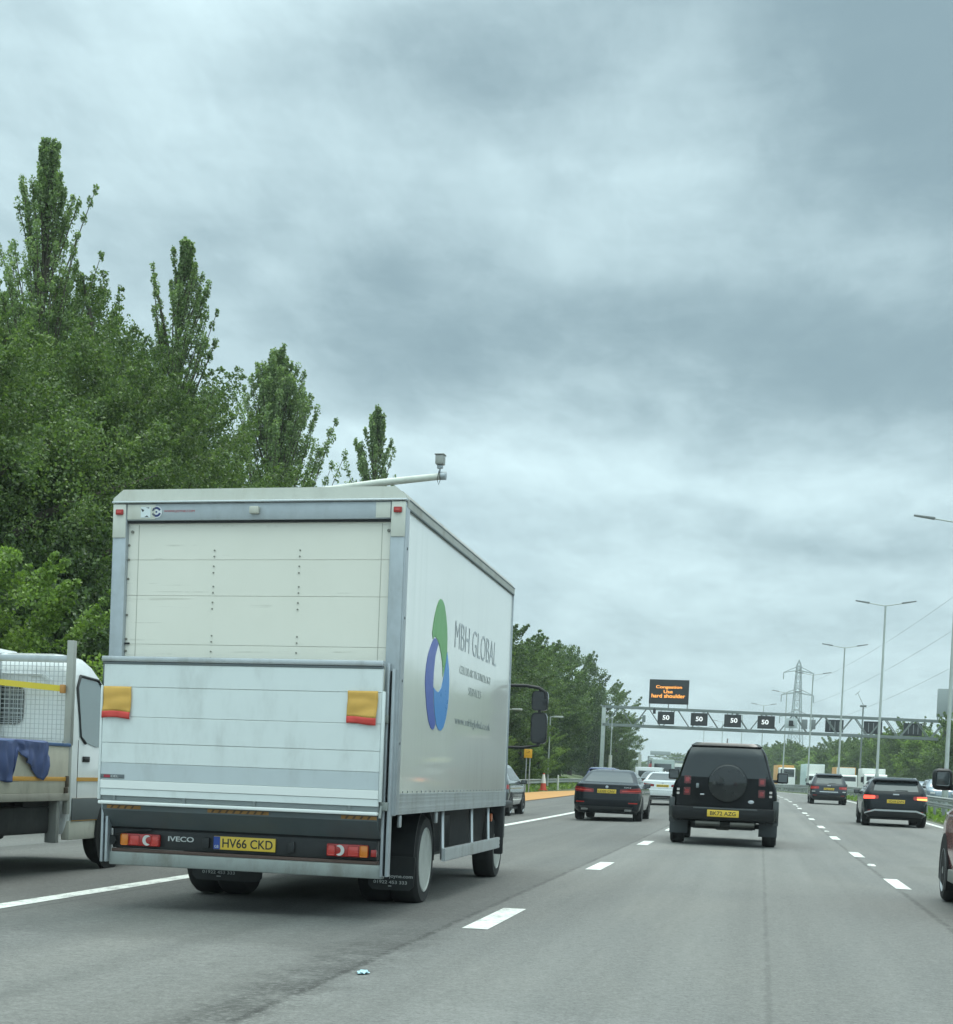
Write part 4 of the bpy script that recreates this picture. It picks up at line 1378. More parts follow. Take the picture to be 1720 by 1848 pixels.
def flag(u0, z1, seed):
    V1, F1, V2, F2 = [], [], [], []
    nx, nz = 12, 14
    w_, h_ = .245, .262

    def P(i, j):
        a, t = i / nx, j / nz
        wv = .010 * t * math.sin(a * 5 + seed * 2 + t * 3) + .006 * math.sin(t * 9 + seed)
        curl = .014 * t * t * (a if seed else (1 - a) * .4)
        return (U(u0) + a * w_ + .006 * t * math.sin(t * 5 + seed) - curl * .4, y0 - .010 - abs(wv) - curl, z1 - t * h_ + .008 * math.sin(a * 4 + seed) * t)
    for j in range(nz + 1):
        for i in range(nx + 1):
            V1.append(P(i, j))
    fy_, fr_ = [], []
    for j in range(nz):
        for i in range(nx):
            a = j * (nx + 1) + i
            (fy_ if j < nz - 3 else fr_).append((a, a + 1, a + nx + 2, a + nx + 1))
    o = raw("warning_flag", V1, fy_, FLAG, lorry, 60)
    q = raw("red_hem", V1, fr_, FLAGR, o, 60)
    for k in (o, q):
        md = k.modifiers.new("thick", 'SOLIDIFY')
        md.thickness = .0015


flag(-2.446, 1.792, 0)
flag(-.372, 1.800, 1)

# rear lamp bar
b = MB()
b.box(U(-2.40), U(-.13), .02, .10, .455, .615, .008)
bar = b.build("lamp_bar", BLACK, lorry)
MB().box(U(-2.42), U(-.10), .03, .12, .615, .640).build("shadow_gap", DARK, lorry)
b = MB()
b.box(U(-2.40), U(-.12), .0, .06, .425, .452, .004)
b.build("rust_strip", mat("rusty_strip", (0.10, 0.065, 0.055), 0.8, var=0.4, vscale=8), lorry)
b = MB()
b.box(U(-2.41), U(-.075), -.03, .07, .315, .424, .010)
b.build("underrun_beam", GALV_DULL, lorry)
b = MB()
b.tube([(U(-2.40), .0, .52), (U(-2.40), -.02, .52)], .042, 14)
b.tube([(U(-2.36), -.01, .575), (U(-2.24), -.01, .60), (U(-2.05), .0, .615)], .010, 6)
b.build("coiled_cable", UNDER, lorry)


def lamp(u0, mir):
    def X(a):
        return U(u0) + (a if not mir else .345 - a)

    def bx(bm_, a, c_, d):
        x0, x1 = sorted((X(a), X(c_)))
        return bm_.box(x0, x1, -.022 - d, .02, .478, .580, .010)
    o = bx(MB(), 0, .345, 0).build("tail_light", RED_LENS, lorry)
    q = MB()
    x0, x1 = sorted((X(.002), X(.068)))
    q.box(x0, x1, -.027, -.021, .482, .576, .012)
    q.build("indicator_lens", AMBER_LENS, o)
    q = MB()
    n = 16
    ctr = X(.235)
    sg = 1 if not mir else -1
    poly = [(ctr + sg * .040 * math.cos(a), .529 + .044 * math.sin(a)) for a in [PI * .28 + (2 * PI - PI * .56) * k / n for k in range(n + 1)]]
    poly += [(ctr + sg * (.040 + .030 * math.cos(a)) - sg * .022, .529 + .030 * math.sin(a)) for a in [PI + .9 - 1.8 * k / 8 for k in range(9)]][::1]
    q.prism(poly if sg > 0 else poly[::-1], (0, -.0225, 0), (1, 0, 0), (0, 0, 1), .004)
    q.build("reversing_lens", WHITE_LENS, o)
    q = MB()
    x0, x1 = sorted((X(.272), X(.336)))
    q.box(x0, x1, -.026, -.021, .486, .572, .012)
    q.build("fog_lens", RED_BRIGHT, o)
    q = MB()
    x0, x1 = sorted((X(.08), X(.165)))
    q.box(x0, x1, -.0245, -.0215, .49, .568, .008)
    q.build("brake_lens", RED_BRIGHT, o)


lamp(-2.312, False)
lamp(-.540, True)
MB().box(U(-.175), U(-.13), -.02, .02, .487, .545, .006).build("reflector", RED_LENS, lorry)
lettering("maker_lettering", "IVECO", (U(-1.905), .018, .530), (1, 0, 0), (0, 0, 1), .225, .042, mat("letter_silver", (0.55, 0.57, 0.57), 0.4, .3), bar, .004, .02)
for u in (-1.595, -.865):
    MB().box(U(u), U(u) + .055, -.012, .02, .488, .575, .006).build("plate_lamp", BLACK, lorry)
b = MB()
b.box(U(-1.50), U(-.973), -.004, .018, .484, .592, .002)
pl = b.build("number_plate", PLATE_Y, lorry)
MB().box(U(-1.5), U(-1.445), -.0065, -.0045, .486, .590).build("blue_band", BLUE_EU, pl)
lettering("lettering", "GB", (U(-1.492), -.0065, .497), (1, 0, 0), (0, 0, 1), .036, .022, mat("label_white", (0.6, 0.62, 0.62), 0.5), pl)
lettering("lettering", "HV66 CKD", (U(-1.425), -.0042, .502), (1, 0, 0), (0, 0, 1), .430, .074, INK, pl, .0015, .012)
# mud flaps
for u0, u1, side in ((-2.21, -1.52, 0), (-.545, -.115, 1)):
    b = MB()
    zt, zb = .42, .118
    b.prism([(U(u0), zt), (U(u0) + .01, zb + .04), (U(u0) + .05, zb), (U(u1) - .05, zb), (U(u1) - .01, zb + .04), (U(u1), zt)][::-1], (0, 1.50, 0), (1, 0, 0), (0, 0, 1), -.012)
    mf = b.build("mud_flap", BLACK, lorry)
    WT = mat("flap_white", (0.42, 0.44, 0.44), 0.6)
    if side:
        lettering("lettering", "joyne.com", (U(-.345), 1.487, .222), (1, 0, 0), (0, 0, 1), .215, .038, WT, mf, .002, .02)
        lettering("lettering", "01922 453 333", (U(-.485), 1.487, .176), (1, 0, 0), (0, 0, 1), .305, .029, WT, mf, .002, .015)
        MB().box(U(-.35), U(-.32), 1.484, 1.487, .152, .161).build("mark", WT, mf)
    else:
        lettering("lettering", "01922 453 333", (U(-2.10), 1.487, .178), (1, 0, 0), (0, 0, 1), .315, .029, WT, mf, .002, .015)
        MB().box(U(-1.96), U(-1.92), 1.484, 1.487, .152, .161).build("mark", WT, mf)
# running gear
b = MB()
for x in (-.42, .42):
    b.box(x - .04, x + .04, .1, 7.4, .62, .86)
for y in (.3, 1.2, 2.6, 4.2, 5.6):
    b.box(-.42, .42, y, y + .08, .66, .82)
b.build("chassis", UNDER, lorry)
WY, WR = 2.08, .42
WZ = .375
b = MB()
b.tube([(-.95, WY, WZ), (.95, WY, WZ)], .09, 10).box(-.2, .2, WY - .2, WY + .2, WZ - .18, WZ + .2, .08)
b.tube([(-.9, 6.4, WZ), (.9, 6.4, WZ)], .06, 10)
b.build("axle", UNDER, lorry)
for s in (-1, 1):
    wheel(lorry, s * (HW - .275), WY, WZ, WR, .27, s, RIM_LORRY, 0, .70)
    wheel(lorry, s * (HW - .550), WY, WZ, WR, .27, s, RIM_LORRY, 0, .70)
    wheel(lorry, s * (HW - .24), 6.4, WZ, WR, .235, s, RIM_LORRY, 0, .70)
    b = MB()
    n = 16
    for k in range(n):
        a, c_ = PI * (-.02 + 1.04 * k / n), PI * (-.02 + 1.04 * (k + 1) / n)
        r0, r1 = .475, .487
        b.prism([(WY - r0 * math.cos(a), WZ + r0 * math.sin(a)), (WY - r1 * math.cos(a), WZ + r1 * math.sin(a)), (WY - r1 * math.cos(c_), WZ + r1 * math.sin(c_)), (WY - r0 * math.cos(c_), WZ + r0 * math.sin(c_))], (s * (HW - .42) - .27, 0, 0), (0, 1, 0), (0, 0, 1), .54)
    b.build("mudguard", BLACK, lorry)
b = MB()
b.box(HW - .75, HW - .24, 3.0, 3.9, .36, .80, .05).box(HW - .62, HW - .25, 4.3, 5.2, .42, .82, .04)
b.tube([(HW - .40, 2.35, .62), (HW - .40, 2.95, .62)], .13, 14)
b.box(-HW + .2, -HW + .8, 2.6, 4.6, .36, .8, .06)
b.build("tanks", mat("tank_grey", (0.09, 0.10, 0.10), 0.6, 0.3, var=.4, vscale=5, dirt=.6), lorry)
b = MB()
b.box(HW - .30, HW - .24, 2.2, 6.2, .40, .86)
b.build("inner_panel", UNDER, lorry)
b = MB()
b.tube([(HW - .35, 1.9, .30), (HW - .18, 2.35, .30)], .030, 10)
b.build("exhaust_pipe", GALV, lorry)
# side guard, right and left
for s in (-1, 1):
    b = MB()
    xo = s * (HW - .025)
    pr = [(-.018, .35), (.012, .35), (.018, .365), (.012, .385), (.018, .405), (.012, .43), (.018, .45), (.012, .472), (-.018, .472)]
    b.prism([(xo + s * a, z) for a, z in pr][::s], (0, 5.82, 0), (1, 0, 0), (0, 0, 1), 5.82 - 2.38)
    b.build("side_guard", ALU, lorry)
    for y in (2.50, 4.17, 5.28):
        MB().tube([(s * (HW - .10), y + .12, .86), (s * (HW - .07), y + .02, .55), (s * (HW - .055), y - .02, .36)], .022, 6).build("guard_strut", ALU, lorry)
    b = MB()
    b.box(xo - .02, xo + .02, .13, L - .01, .828, 1.0)
    for z in (.85, .875, .925, .955, .985):
        b.box(xo + s * .02 - .004, xo + s * .02 + .004, .13, L - .01, z, z + .012)
    b.build("skirt_rail", ALU, lorry)
    b = MB()
    for k in range(30):
        b.lathe_x(xo + s * .022, .3 + k * .195, 1.012, [(.010, 0), (.008, .006), (.003, .007)], 6, s)
    b.build("rivets", STEEL_GREY, lorry)
    for y in (.35, 1.95):
        MB().box(xo - .025, xo + .0, y, y + .07, .72, .82, .006).build("rope_hook", ALU, lorry)
    MB().box(xo - .008, xo + .028, L - .012, L + .012, .83, 3.30, .004).build("front_corner", GALV, lorry)
MB().tube([(HW - .10, 5.50, .70), (HW - .06, 5.50, .70)], .045, 14).build("side_marker", mat("marker_orange", (0.55, 0.14, 0.05), 0.3), lorry)
# cab
CABW = mat("cab_white", (0.72, 0.74, 0.74), 0.25, coat=.5)
b = MB()
b.prism([(6.25, .95), (7.9, .95), (7.95, 1.5), (7.75, 2.45), (7.5, 2.6), (6.25, 2.6)], (-.95, 0, 0), (0, 1, 0), (0, 0, 1), 1.90)
cab = b.build("cab", CABW, lorry)
for x in (.952, -.956):
    MB().prism([(6.55, 1.55), (7.75, 1.55), (7.62, 2.3), (6.6, 2.35)], (x, 0, 0), (0, 1, 0), (0, 0, 1), .004).build("side_window", GLASS, cab)
b = MB()
b.box(-.97, .97, 7.5, 8.0, .35, .93, .05)
b.build("bumper", BLACK, cab)
b = MB()
b.box(HW - .18, HW - .02, 6.13, 6.19, .26, .86, .02)
b.box(HW - .30, HW - .02, 6.185, 6.9, .80, .88, .03)
b.build("front_mudguard", BLACK, cab)
MB().box(-HW + .02, -HW + .30, 6.13, 6.9, .80, .88, .03).build("front_mudguard", BLACK, cab)
# mirrors: two housings on a bracket, right and left
for s in (-1, 1):
    b = MB()
    X0 = s * (HW - .30)
    Xm = s * (HW + .235)
    b.tube([(X0, 6.95, 2.27), (s * (HW + .06), 7.0, 2.275), (s * (HW + .22), 7.0, 2.25), (s * (HW + .295), 7.0, 2.20), (s * (HW + .30), 7.0, 2.12)], [.020, .02, .021, .02, .016], 10)
    b.tube([(X0, 6.95, 1.52), (s * (HW + .05), 7.0, 1.525), (Xm, 7.0, 1.555)], [.018, .018, .016], 10)
    b.box(X0 - .03, X0 + .09 * s + .03, 6.9, 7.0, 1.40, 1.53, .01)
    b.box(Xm - .018, Xm + .018, 6.99, 7.03, 1.54, 2.26, .006)
    mr = b.build("mirror_bracket", BLACK, lorry)
    for z0, z1, nm in ((1.975, 2.215, .5), (1.575, 1.955, .35)):
        b = MB()
        cz, hz = (z0 + z1) / 2, (z1 - z0) / 2
        n = 24
        hwid = .098
        poly = []
        for k in range(n):
            a = 2 * PI * k / n
            e = .45
            poly.append((Xm + hwid * math.copysign(abs(math.cos(a)) ** e, math.cos(a)), cz + hz * math.copysign(abs(math.sin(a)) ** (e * .9), math.sin(a))))
        b.prism(poly, (0, 7.08, 0), (1, 0, 0), (0, 0, 1), .09)
        hs = b.build("mirror", BLACK_GLOSS, lorry, 50)
        b = MB()
        b.prism([(Xm + (x - Xm) * .86, cz + (z - cz) * .9) for x, z in poly], (0, 6.989, 0), (1, 0, 0), (0, 0, 1), .002)
        b.build("mirror_glass", mat("mirror_glass", (0.012, 0.014, 0.018), 0.06, spec=.7), hs)
# side graphics: swirl and words, forward is to the reader's right
SX = HW - .0105


def side_poly(name, pts, material, parent, depth):
    b_ = MB()
    b_.prism(pts, (SX, 0, 0), (0, 1, 0), (0, 0, 1), depth)
    return b_.build(name, material, parent)
GREEN = [(1.34, 2.399), (1.367, 2.467), (1.423, 2.561), (1.521, 2.66), (1.59, 2.706), (1.67, 2.729), (1.763, 2.725), (1.864, 2.691), (1.965, 2.604), (2.031, 2.508), (2.066, 2.407), (2.069, 2.304), (2.029, 2.197), (1.975, 2.124), (1.903, 2.049), (1.897, 2.108), (1.855, 2.184), (1.785, 2.253), (1.684, 2.323), (1.585, 2.36), (1.473, 2.38), (1.374, 2.347)]
PURPLE = [(1.425, 2.354), (1.477, 2.362), (1.537, 2.359), (1.641, 2.325), (1.574, 2.27), (1.515, 2.209), (1.485, 2.124), (1.466, 2.045), (1.467, 1.956), (1.476, 1.90), (1.497, 1.82), (1.541, 1.731), (1.608, 1.651), (1.635, 1.611), (1.586, 1.574), (1.509, 1.557), (1.414, 1.574), (1.304, 1.634), (1.205, 1.738), (1.131, 1.871), (1.10, 1.95), (1.107, 2.03), (1.127, 2.098), (1.173, 2.177), (1.245, 2.243), (1.33, 2.305)]
BLUE = [(2.075, 2.29), (2.137, 2.228), (2.202, 2.14), (2.240, 2.038), (2.245, 1.93), (2.236, 1.86), (2.206, 1.785), (2.14, 1.684), (2.044, 1.602), (1.921, 1.563), (1.81, 1.564), (1.736, 1.585), (1.671, 1.619), (1.607, 1.687), (1.553, 1.766), (1.515, 1.858), (1.495, 1.93), (1.571, 1.912), (1.683, 1.897), (1.771, 1.913), (1.857, 1.946), (1.925, 2.007), (1.978, 2.079), (2.037, 2.186)]
logo = side_poly("logo", GREEN, mat("logo_green", (0.085, 0.32, 0.065), 0.3, spec=.25), lorry, .0022)
side_poly("swirl", PURPLE, mat("logo_purple", (0.055, 0.095, 0.40), 0.3, spec=.25), logo, .0026)
side_poly("swirl", BLUE, mat("logo_blue", (0.05, 0.24, 0.60), 0.3, spec=.25), logo, .0024)
TXT = mat("side_lettering", (0.20, 0.235, 0.26), 0.3, coat=.4)
TXT2 = mat("side_lettering_faint", (0.30, 0.335, 0.33), 0.3, coat=.4)
Y_, Z_ = (0, 1, 0), (0, 0, 1)
lettering("lettering", "MBH GLOBAL", (SX, 2.46, 2.362), Y_, Z_, 2.56, .255, TXT, lorry, .0018, -.012)
lettering("lettering", "CELLULAR TECHNOLOGY", (SX, 2.78, 2.142), Y_, Z_, 1.92, .078, TXT2, lorry, .0018, -.008)
lettering("lettering", "SERVICES", (SX, 3.33, 1.962), Y_, Z_, .77, .078, TXT2, lorry, .0018, -.008)
lettering("lettering", "www.mbhglobal.co.uk", (SX, 2.62, 1.628), Y_, Z_, 2.17, .10, TXT, lorry, .0018, -.008)

# ------------------------------------------------------------------ the white flatbed van on the hard shoulder
VS = 1.05
VX, VY, VZ = -7.95 * VS, 15.52 * VS, 1.188 * (1 - VS)            # van root: middle of the cab's back wall, on the ground
van = thing("flatbed_van", "white flatbed van with mesh headboard and cream dropsides left of the lorry", "van", (VX, VY, VZ))
van.scale = (VS, VS, VS)
VW = mat("van_white", (0.78, 0.81, 0.82), 0.22, coat=.6, var=.03, dirt=.12)
CREAM = mat("dropside_cream", (0.50, 0.48, 0.40), 0.6, .1, var=.14, vscale=4, dirt=.45)
STR = mat("stripe_orange", (0.58, 0.30, 0.04), 0.4)
# cab: plan-rounded body built from stacked outlines
W2 = 1.0


def stack(name, slices, material, parent, n=7, smooth=35):
    """closed body from stacked plan outlines: (z, half width, y back, y front, corner radius back, front)"""
    V, Fc = [], []
    for (z, w, ya, yb, ra, rb) in slices:
        pts = []
        for (qx, qy, r, a0) in ((w, ya, ra, -90), (w, yb, rb, 0), (-w, yb, rb, 90), (-w, ya, ra, 180)):
            sx, sy = (1 if qx > 0 else -1), (1 if qy == yb else -1)
            for k in range(n):
                a = R(a0 + 90 * k / (n - 1))
                pts.append((qx - sx * r + r * math.cos(a), qy - sy * r + r * math.sin(a), z))
        V += pts
    m_ = 4 * n
    for j in range(len(slices) - 1):
        for i in range(m_):
            a, b_ = j * m_ + i, j * m_ + (i + 1) % m_
            Fc.append((a, b_, b_ + m_, a + m_))
    Fc.append(tuple(range(m_))[::-1])
    Fc.append(tuple(range((len(slices) - 1) * m_, len(slices) * m_)))
    return raw(name, V, Fc, material, parent, smooth)


cabv = stack("cab", [(.36, .96, .02, 2.65, .05, .5), (.60, 1.0, .0, 2.75, .06, .5), (1.02, 1.0, .0, 2.7, .06, .5), (1.22, .995, .0, 2.5, .06, .45), (1.34, .985, .0, 1.95, .06, .35),
                     (1.70, .95, .02, 1.50, .07, .3), (2.02, .91, .04, 1.12, .09, .25), (2.16, .88, .07, .88, .10, .22), (2.24, .82, .13, .74, .10, .2), (2.275, .70, .25, .62, .1, .1)], VW, van)
MB().box(-.55, .05, .12, .6, 2.255, 2.315, .03).build("roof_vent", VW, van)
BKG = mat("back_window_glass", (0.035, 0.045, 0.045), 0.06, spec=.9)
b = MB()


def rrect(x0, x1, z0, z1, r, n=6):
    out = []
    for (xx, zz, a0) in ((x1 - r, z1 - r, 0), (x0 + r, z1 - r, 90), (x0 + r, z0 + r, 180), (x1 - r, z0 + r, 270)):
        for k in range(n):
            a = R(a0 + 90 * k / (n - 1))
            out.append((xx + r * math.cos(a), zz + r * math.sin(a)))
    return out


b.prism(rrect(-.62, .42, 1.50, 1.93, .09), (0, .012, 0), (1, 0, 0), (0, 0, 1), .02)
wn = b.build("rear_window", BKG, cabv, 0)
b = MB()
for k in range(9):
    b.box(-.62, .42, -.012, -.006, 1.535 + k * .045, 1.541 + k * .045)
for k in range(17):
    b.box(-.60 + k * .062, -.595 + k * .062, -.012, -.006, 1.52, 1.91)
b.build("window_guard", ALU, wn)
b = MB()
for (x0, x1, z0, z1) in ((-.80, .70, 1.35, 1.385), (-.80, .62, 2.03, 2.05)):
    b.box(x0, x1, -.004, .06, z0, z1, .012)
b.prism([(.50, 2.05), (.62, 2.05), (.74, 1.98), (.74, 1.90), (.70, 1.90), (.70, 1.965), (.61, 2.02), (.50, 2.02)], (0, .04, 0), (1, 0, 0), (0, 0, 1), .03)
b.build("pressing", VW, cabv)
# right door with its window, handle, stripe and sill
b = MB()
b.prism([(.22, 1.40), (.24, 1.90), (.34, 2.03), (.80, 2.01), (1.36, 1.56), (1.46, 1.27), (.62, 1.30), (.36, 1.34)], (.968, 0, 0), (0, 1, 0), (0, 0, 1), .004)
o = b.build("door_window", mat("cab_glass", (0.20, 0.25, 0.26), 0.05, spec=.9), cabv, 0)  # opaque pane, its pale base colour stands in for sky showing through the cab
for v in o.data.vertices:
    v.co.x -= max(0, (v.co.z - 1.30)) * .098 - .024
b = MB()
b.tube([(.935, .98, 1.28), (.895, .93, 1.98)], .022, 6)
b.tube([(.998, .36, 1.33), (.985, .25, 1.40), (.935, .235, 1.92), (.922, .33, 2.05), (.925, .80, 2.03), (.972, 1.38, 1.57)], .016, 6)
b.build("window_seal", BLACK, cabv)
b = MB()
b.box(.998, 1.008, .15, 1.55, .925, .965)
b.box(.998, 1.006, .06, 1.75, .50, .745, .003)
b.build("stripe", STR, cabv)
b = MB()
b.box(1.0, 1.012, .04, 1.9, .51, .745, .004)
b.build("rubbing_strip", mat("van_grey_trim", (0.10, 0.115, 0.12), 0.6), cabv)
b = MB()
b.box(.90, .995, .02, .74, .30, .505, .012)
b.build("sill", mat("sill_dirty_white", (0.50, 0.50, 0.44), 0.5, dirt=.6), cabv)
b = MB()
b.box(1.0, 1.012, .28, .46, 1.13, 1.19, .005).box(1.012, 1.022, .30, .43, 1.150, 1.172, .004)
b.build("door_handle", BLACK, cabv)
MB().box(1.0, 1.004, .16, .166, .52, 1.36).build("door_gap", DARK, cabv)
b = MB()
b.box(1.0, 1.16, 1.42, 1.56, 1.12, 1.45, .03)
b.build("door_mirror", BLACK, van)
# wheel arch and front wheel, twin rear wheels
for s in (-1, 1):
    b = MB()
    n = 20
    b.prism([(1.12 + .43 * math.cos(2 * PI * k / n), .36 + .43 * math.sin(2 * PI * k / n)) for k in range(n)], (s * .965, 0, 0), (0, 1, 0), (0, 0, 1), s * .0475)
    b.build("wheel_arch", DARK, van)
    wheel(van, s * .915, 1.12, .35, .35, .22, s, RIM_ALLOY, 6, .62)
    wheel(van, s * .90, -2.30, .35, .35, .2, s, RIM_ALLOY, 0, .6)
b = MB()
for x in (-.45, .45):
    b.box(x - .05, x + .05, -3.6, 1.0, .52, .68)
b.box(-.8, .8, -3.2, -.1, .60, .70)
b.box(-.85, .45, -3.3, -.35, .29, .60, .05)
b.box(.45, .92, -1.5, -.30, .38, .66, .04).box(.60, .90, -.9, -.25, .66, .74)
b.box(-.9, -.5, -1.5, -.3, .4, .64, .04)
b.build("chassis", UNDER, van)
# bed: floor, dropsides, headboard
bed = bpy.data.objects.new("flatbed", None)
COL.objects.link(bed)
bed.parent = van
MB().box(-1.0, 1.0, -3.6, -.08, .74, .80).build("floor", CREAM, bed)
for s in (-1, 1):
    b = MB()
    x0, x1 = sorted((s * .985, s * 1.015))
    b.box(x0, x1, -3.6, -.10, .80, 1.285, .006)
    d_ = b.build("dropside", CREAM, bed)
    b = MB()
    x0, x1 = sorted((s * 1.0, s * 1.021))
    b.box(x0, x1, -3.6, -.10, .925, .968, .002)
    b.build("stripe", STR, d_)
    b = MB()
    x0, x1 = sorted((s * .975, s * 1.028))
    b.box(x0, x1, -3.6, -.08, 1.285, 1.318, .006)
    b.build("top_strap", mat("strap_blue", (0.05, 0.11, 0.24), 0.6), d_)
    b = MB()
    x0, x1 = sorted((s * .97, s * 1.022))
    b.box(x0, x1, -3.6, -.06, .72, .80, .006)
    b.build("bottom_rail", mat("rail_dirty", (0.30, 0.29, 0.25), 0.7, dirt=.6), d_)
MB().box(-1.0, 1.0, -3.62, -3.59, .80, 1.285, .006).build("tailboard", CREAM, bed)
b = MB()
b.box(1.0, 1.035, -.17, -.11, .86, .98, .008).box(1.0, 1.05, -.20, -.16, .80, .86, .006)
b.build("latch", mat("latch_rust", (0.10, 0.08, 0.06), 0.7, .4), bed)
POSTM = mat("post_grey", (0.36, 0.37, 0.345), 0.55, .3, var=.12, dirt=.3)
hb = bpy.data.objects.new("headboard", None)
COL.objects.link(hb)
hb.parent = van
MB().box(.945, 1.022, -.10, -.02, 1.30, 2.395, .006).build("post", POSTM, hb)
MB().box(.955, 1.012, -.09, -.02, .58, 1.30, .006).build("post", POSTM, hb)
MB().box(-1.03, -.95, -.10, -.02, .72, 2.33, .006).build("post", POSTM, hb)
MB().box(-.95, .945, -.085, -.025, 2.165, 2.235, .006).build("top_bar", ALU, hb)
for xx in (.12, -.55):
    MB().box(xx, xx + .045, -.075, -.035, 1.345, 2.165).build("upright", ALU, hb)
MB().box(-.95, .925, -.08, -.03, 1.315, 1.345).build("lower_bar", ALU, hb)
b = MB()
k = -.93
while k < .92:
    b.box(k, k + .0055, -.066, -.060, 1.34, 2.165)
    k += .0505
k = 1.36
while k < 2.16:
    b.box(-.95, .925, -.060, -.054, k, k + .0055)
    k += .0505
b.build("mesh_panel", ALU, hb)
# lower mudguard flap beside the cab
MB().box(.86, .99, -.30, -.22, .28, .72, .01).build("mudguard", mat("mud_grey", (0.22, 0.23, 0.22), 0.7, dirt=.5), van)
# strap, tarpaulin and load lying on the van
o = MB().tube([(-1.2, -1.2, 1.99), (.2, -.45, 1.935), (.96, -.115, 1.90)], .004, 4).build("load_strap", mat("strap_yellow", (0.66, 0.52, 0.05), 0.6))
bm_ = bmesh.new()
pp = [(-1.25, -1.3, 1.985), (-.5, -.85, 1.965), (.2, -.45, 1.93), (.92, -.12, 1.885)]
vv = []
for (x, y, z) in pp:
    vv.append((bm_.verts.new((x, y, z + .035)), bm_.verts.new((x, y, z - .028))))
for a, c_ in zip(vv[:-1], vv[1:]):
    bm_.faces.new((a[0], c_[0], c_[1], a[1]))
me = o.data
bm_.to_mesh(me)
bm_.free()
md = o.modifiers.new("thick", 'SOLIDIFY')
md.thickness = .004
o.location = (VX, VY, VZ)
o.scale = (VS, VS, VS)
tag(o, "yellow webbing strap stretched across the van's mesh headboard", "strap")
MB_ = MB().box(.90, .955, -.15, -.105, 1.84, 1.93, .008)
q = MB_.build("buckle", mat("buckle_orange", (0.45, 0.22, 0.06), 0.5), o)
V1, F1 = [], []
nx, nz = 60, 18
for j in range(nz + 1):
    for i in range(nx + 1):
        a, t = i / nx, j / nz
        y = -2.7 + a * 2.05
        # the hem: a long flap, a notch, then a pointed flap nearest the cab
        drop = float(np.interp(a, [0, .25, .45, .56, .605, .64, .70, .80, .90, .955, 1.0], [.30, .36, .40, .42, .40, .10, .13, .24, .37, .40, .16]))
        z = 1.328 - t * drop
        fold = .022 * math.sin(a * 38 + 2 * t) + .014 * math.sin(a * 71 + 1.3) + .010 * math.sin(a * 23 - t * 7)
        V1.append((1.022 + abs(fold) * (.25 + t) if j else .975, y + .04 * math.sin(t * 4 + a * 9) * t, z))
for j in range(nz):
    for i in range(nx):
        a = j * (nx + 1) + i
        F1.append((a, a + 1, a + nx + 2, a + nx + 1))
o = raw("tarpaulin", V1, F1, mat("tarp_blue", (0.050, 0.075, 0.185), 0.65, var=.25, vscale=6), None, 60)
md = o.modifiers.new("thick", 'SOLIDIFY')
md.thickness = .006
o.location = (VX, VY, VZ)
o.scale = (VS, VS, VS)
tag(o, "crumpled dark blue tarpaulin hanging over the van's dropside", "tarpaulin")
o = MB().box(-.62, .10, -.55, -.20, 1.28, 1.47, .03, rot=Matrix.Rotation(.10, 3, 'Y')).box(-.30, .30, -.9, -.55, 1.24, 1.38, .02, rot=Matrix.Rotation(-.2, 3, 'Y')).build("load_bundle", mat("bundle_dark", (0.05, 0.055, 0.055), 0.7, var=.5, vscale=6), None)
o.location = (VX, VY, VZ)
o.scale = (VS, VS, VS)
tag(o, "dark bundle lying on the van's bed against the mesh", "bundle")
b = MB()
b.tube([(.17, -.35, .80), (.17, -.35, 1.34), (.17, -.35, 1.40)], [.09, .09, .045], 14)
o = b.build("plastic_container", mat("container_white", (0.6, 0.63, 0.6), 0.5), None)
o.location = (VX, VY, VZ)
o.scale = (VS, VS, VS)
tag(o, "small whitish container on the van's bed beside the bundle", "container")

# ------------------------------------------------------------------ cars: a body of stacked plan outlines, details laid on its skin


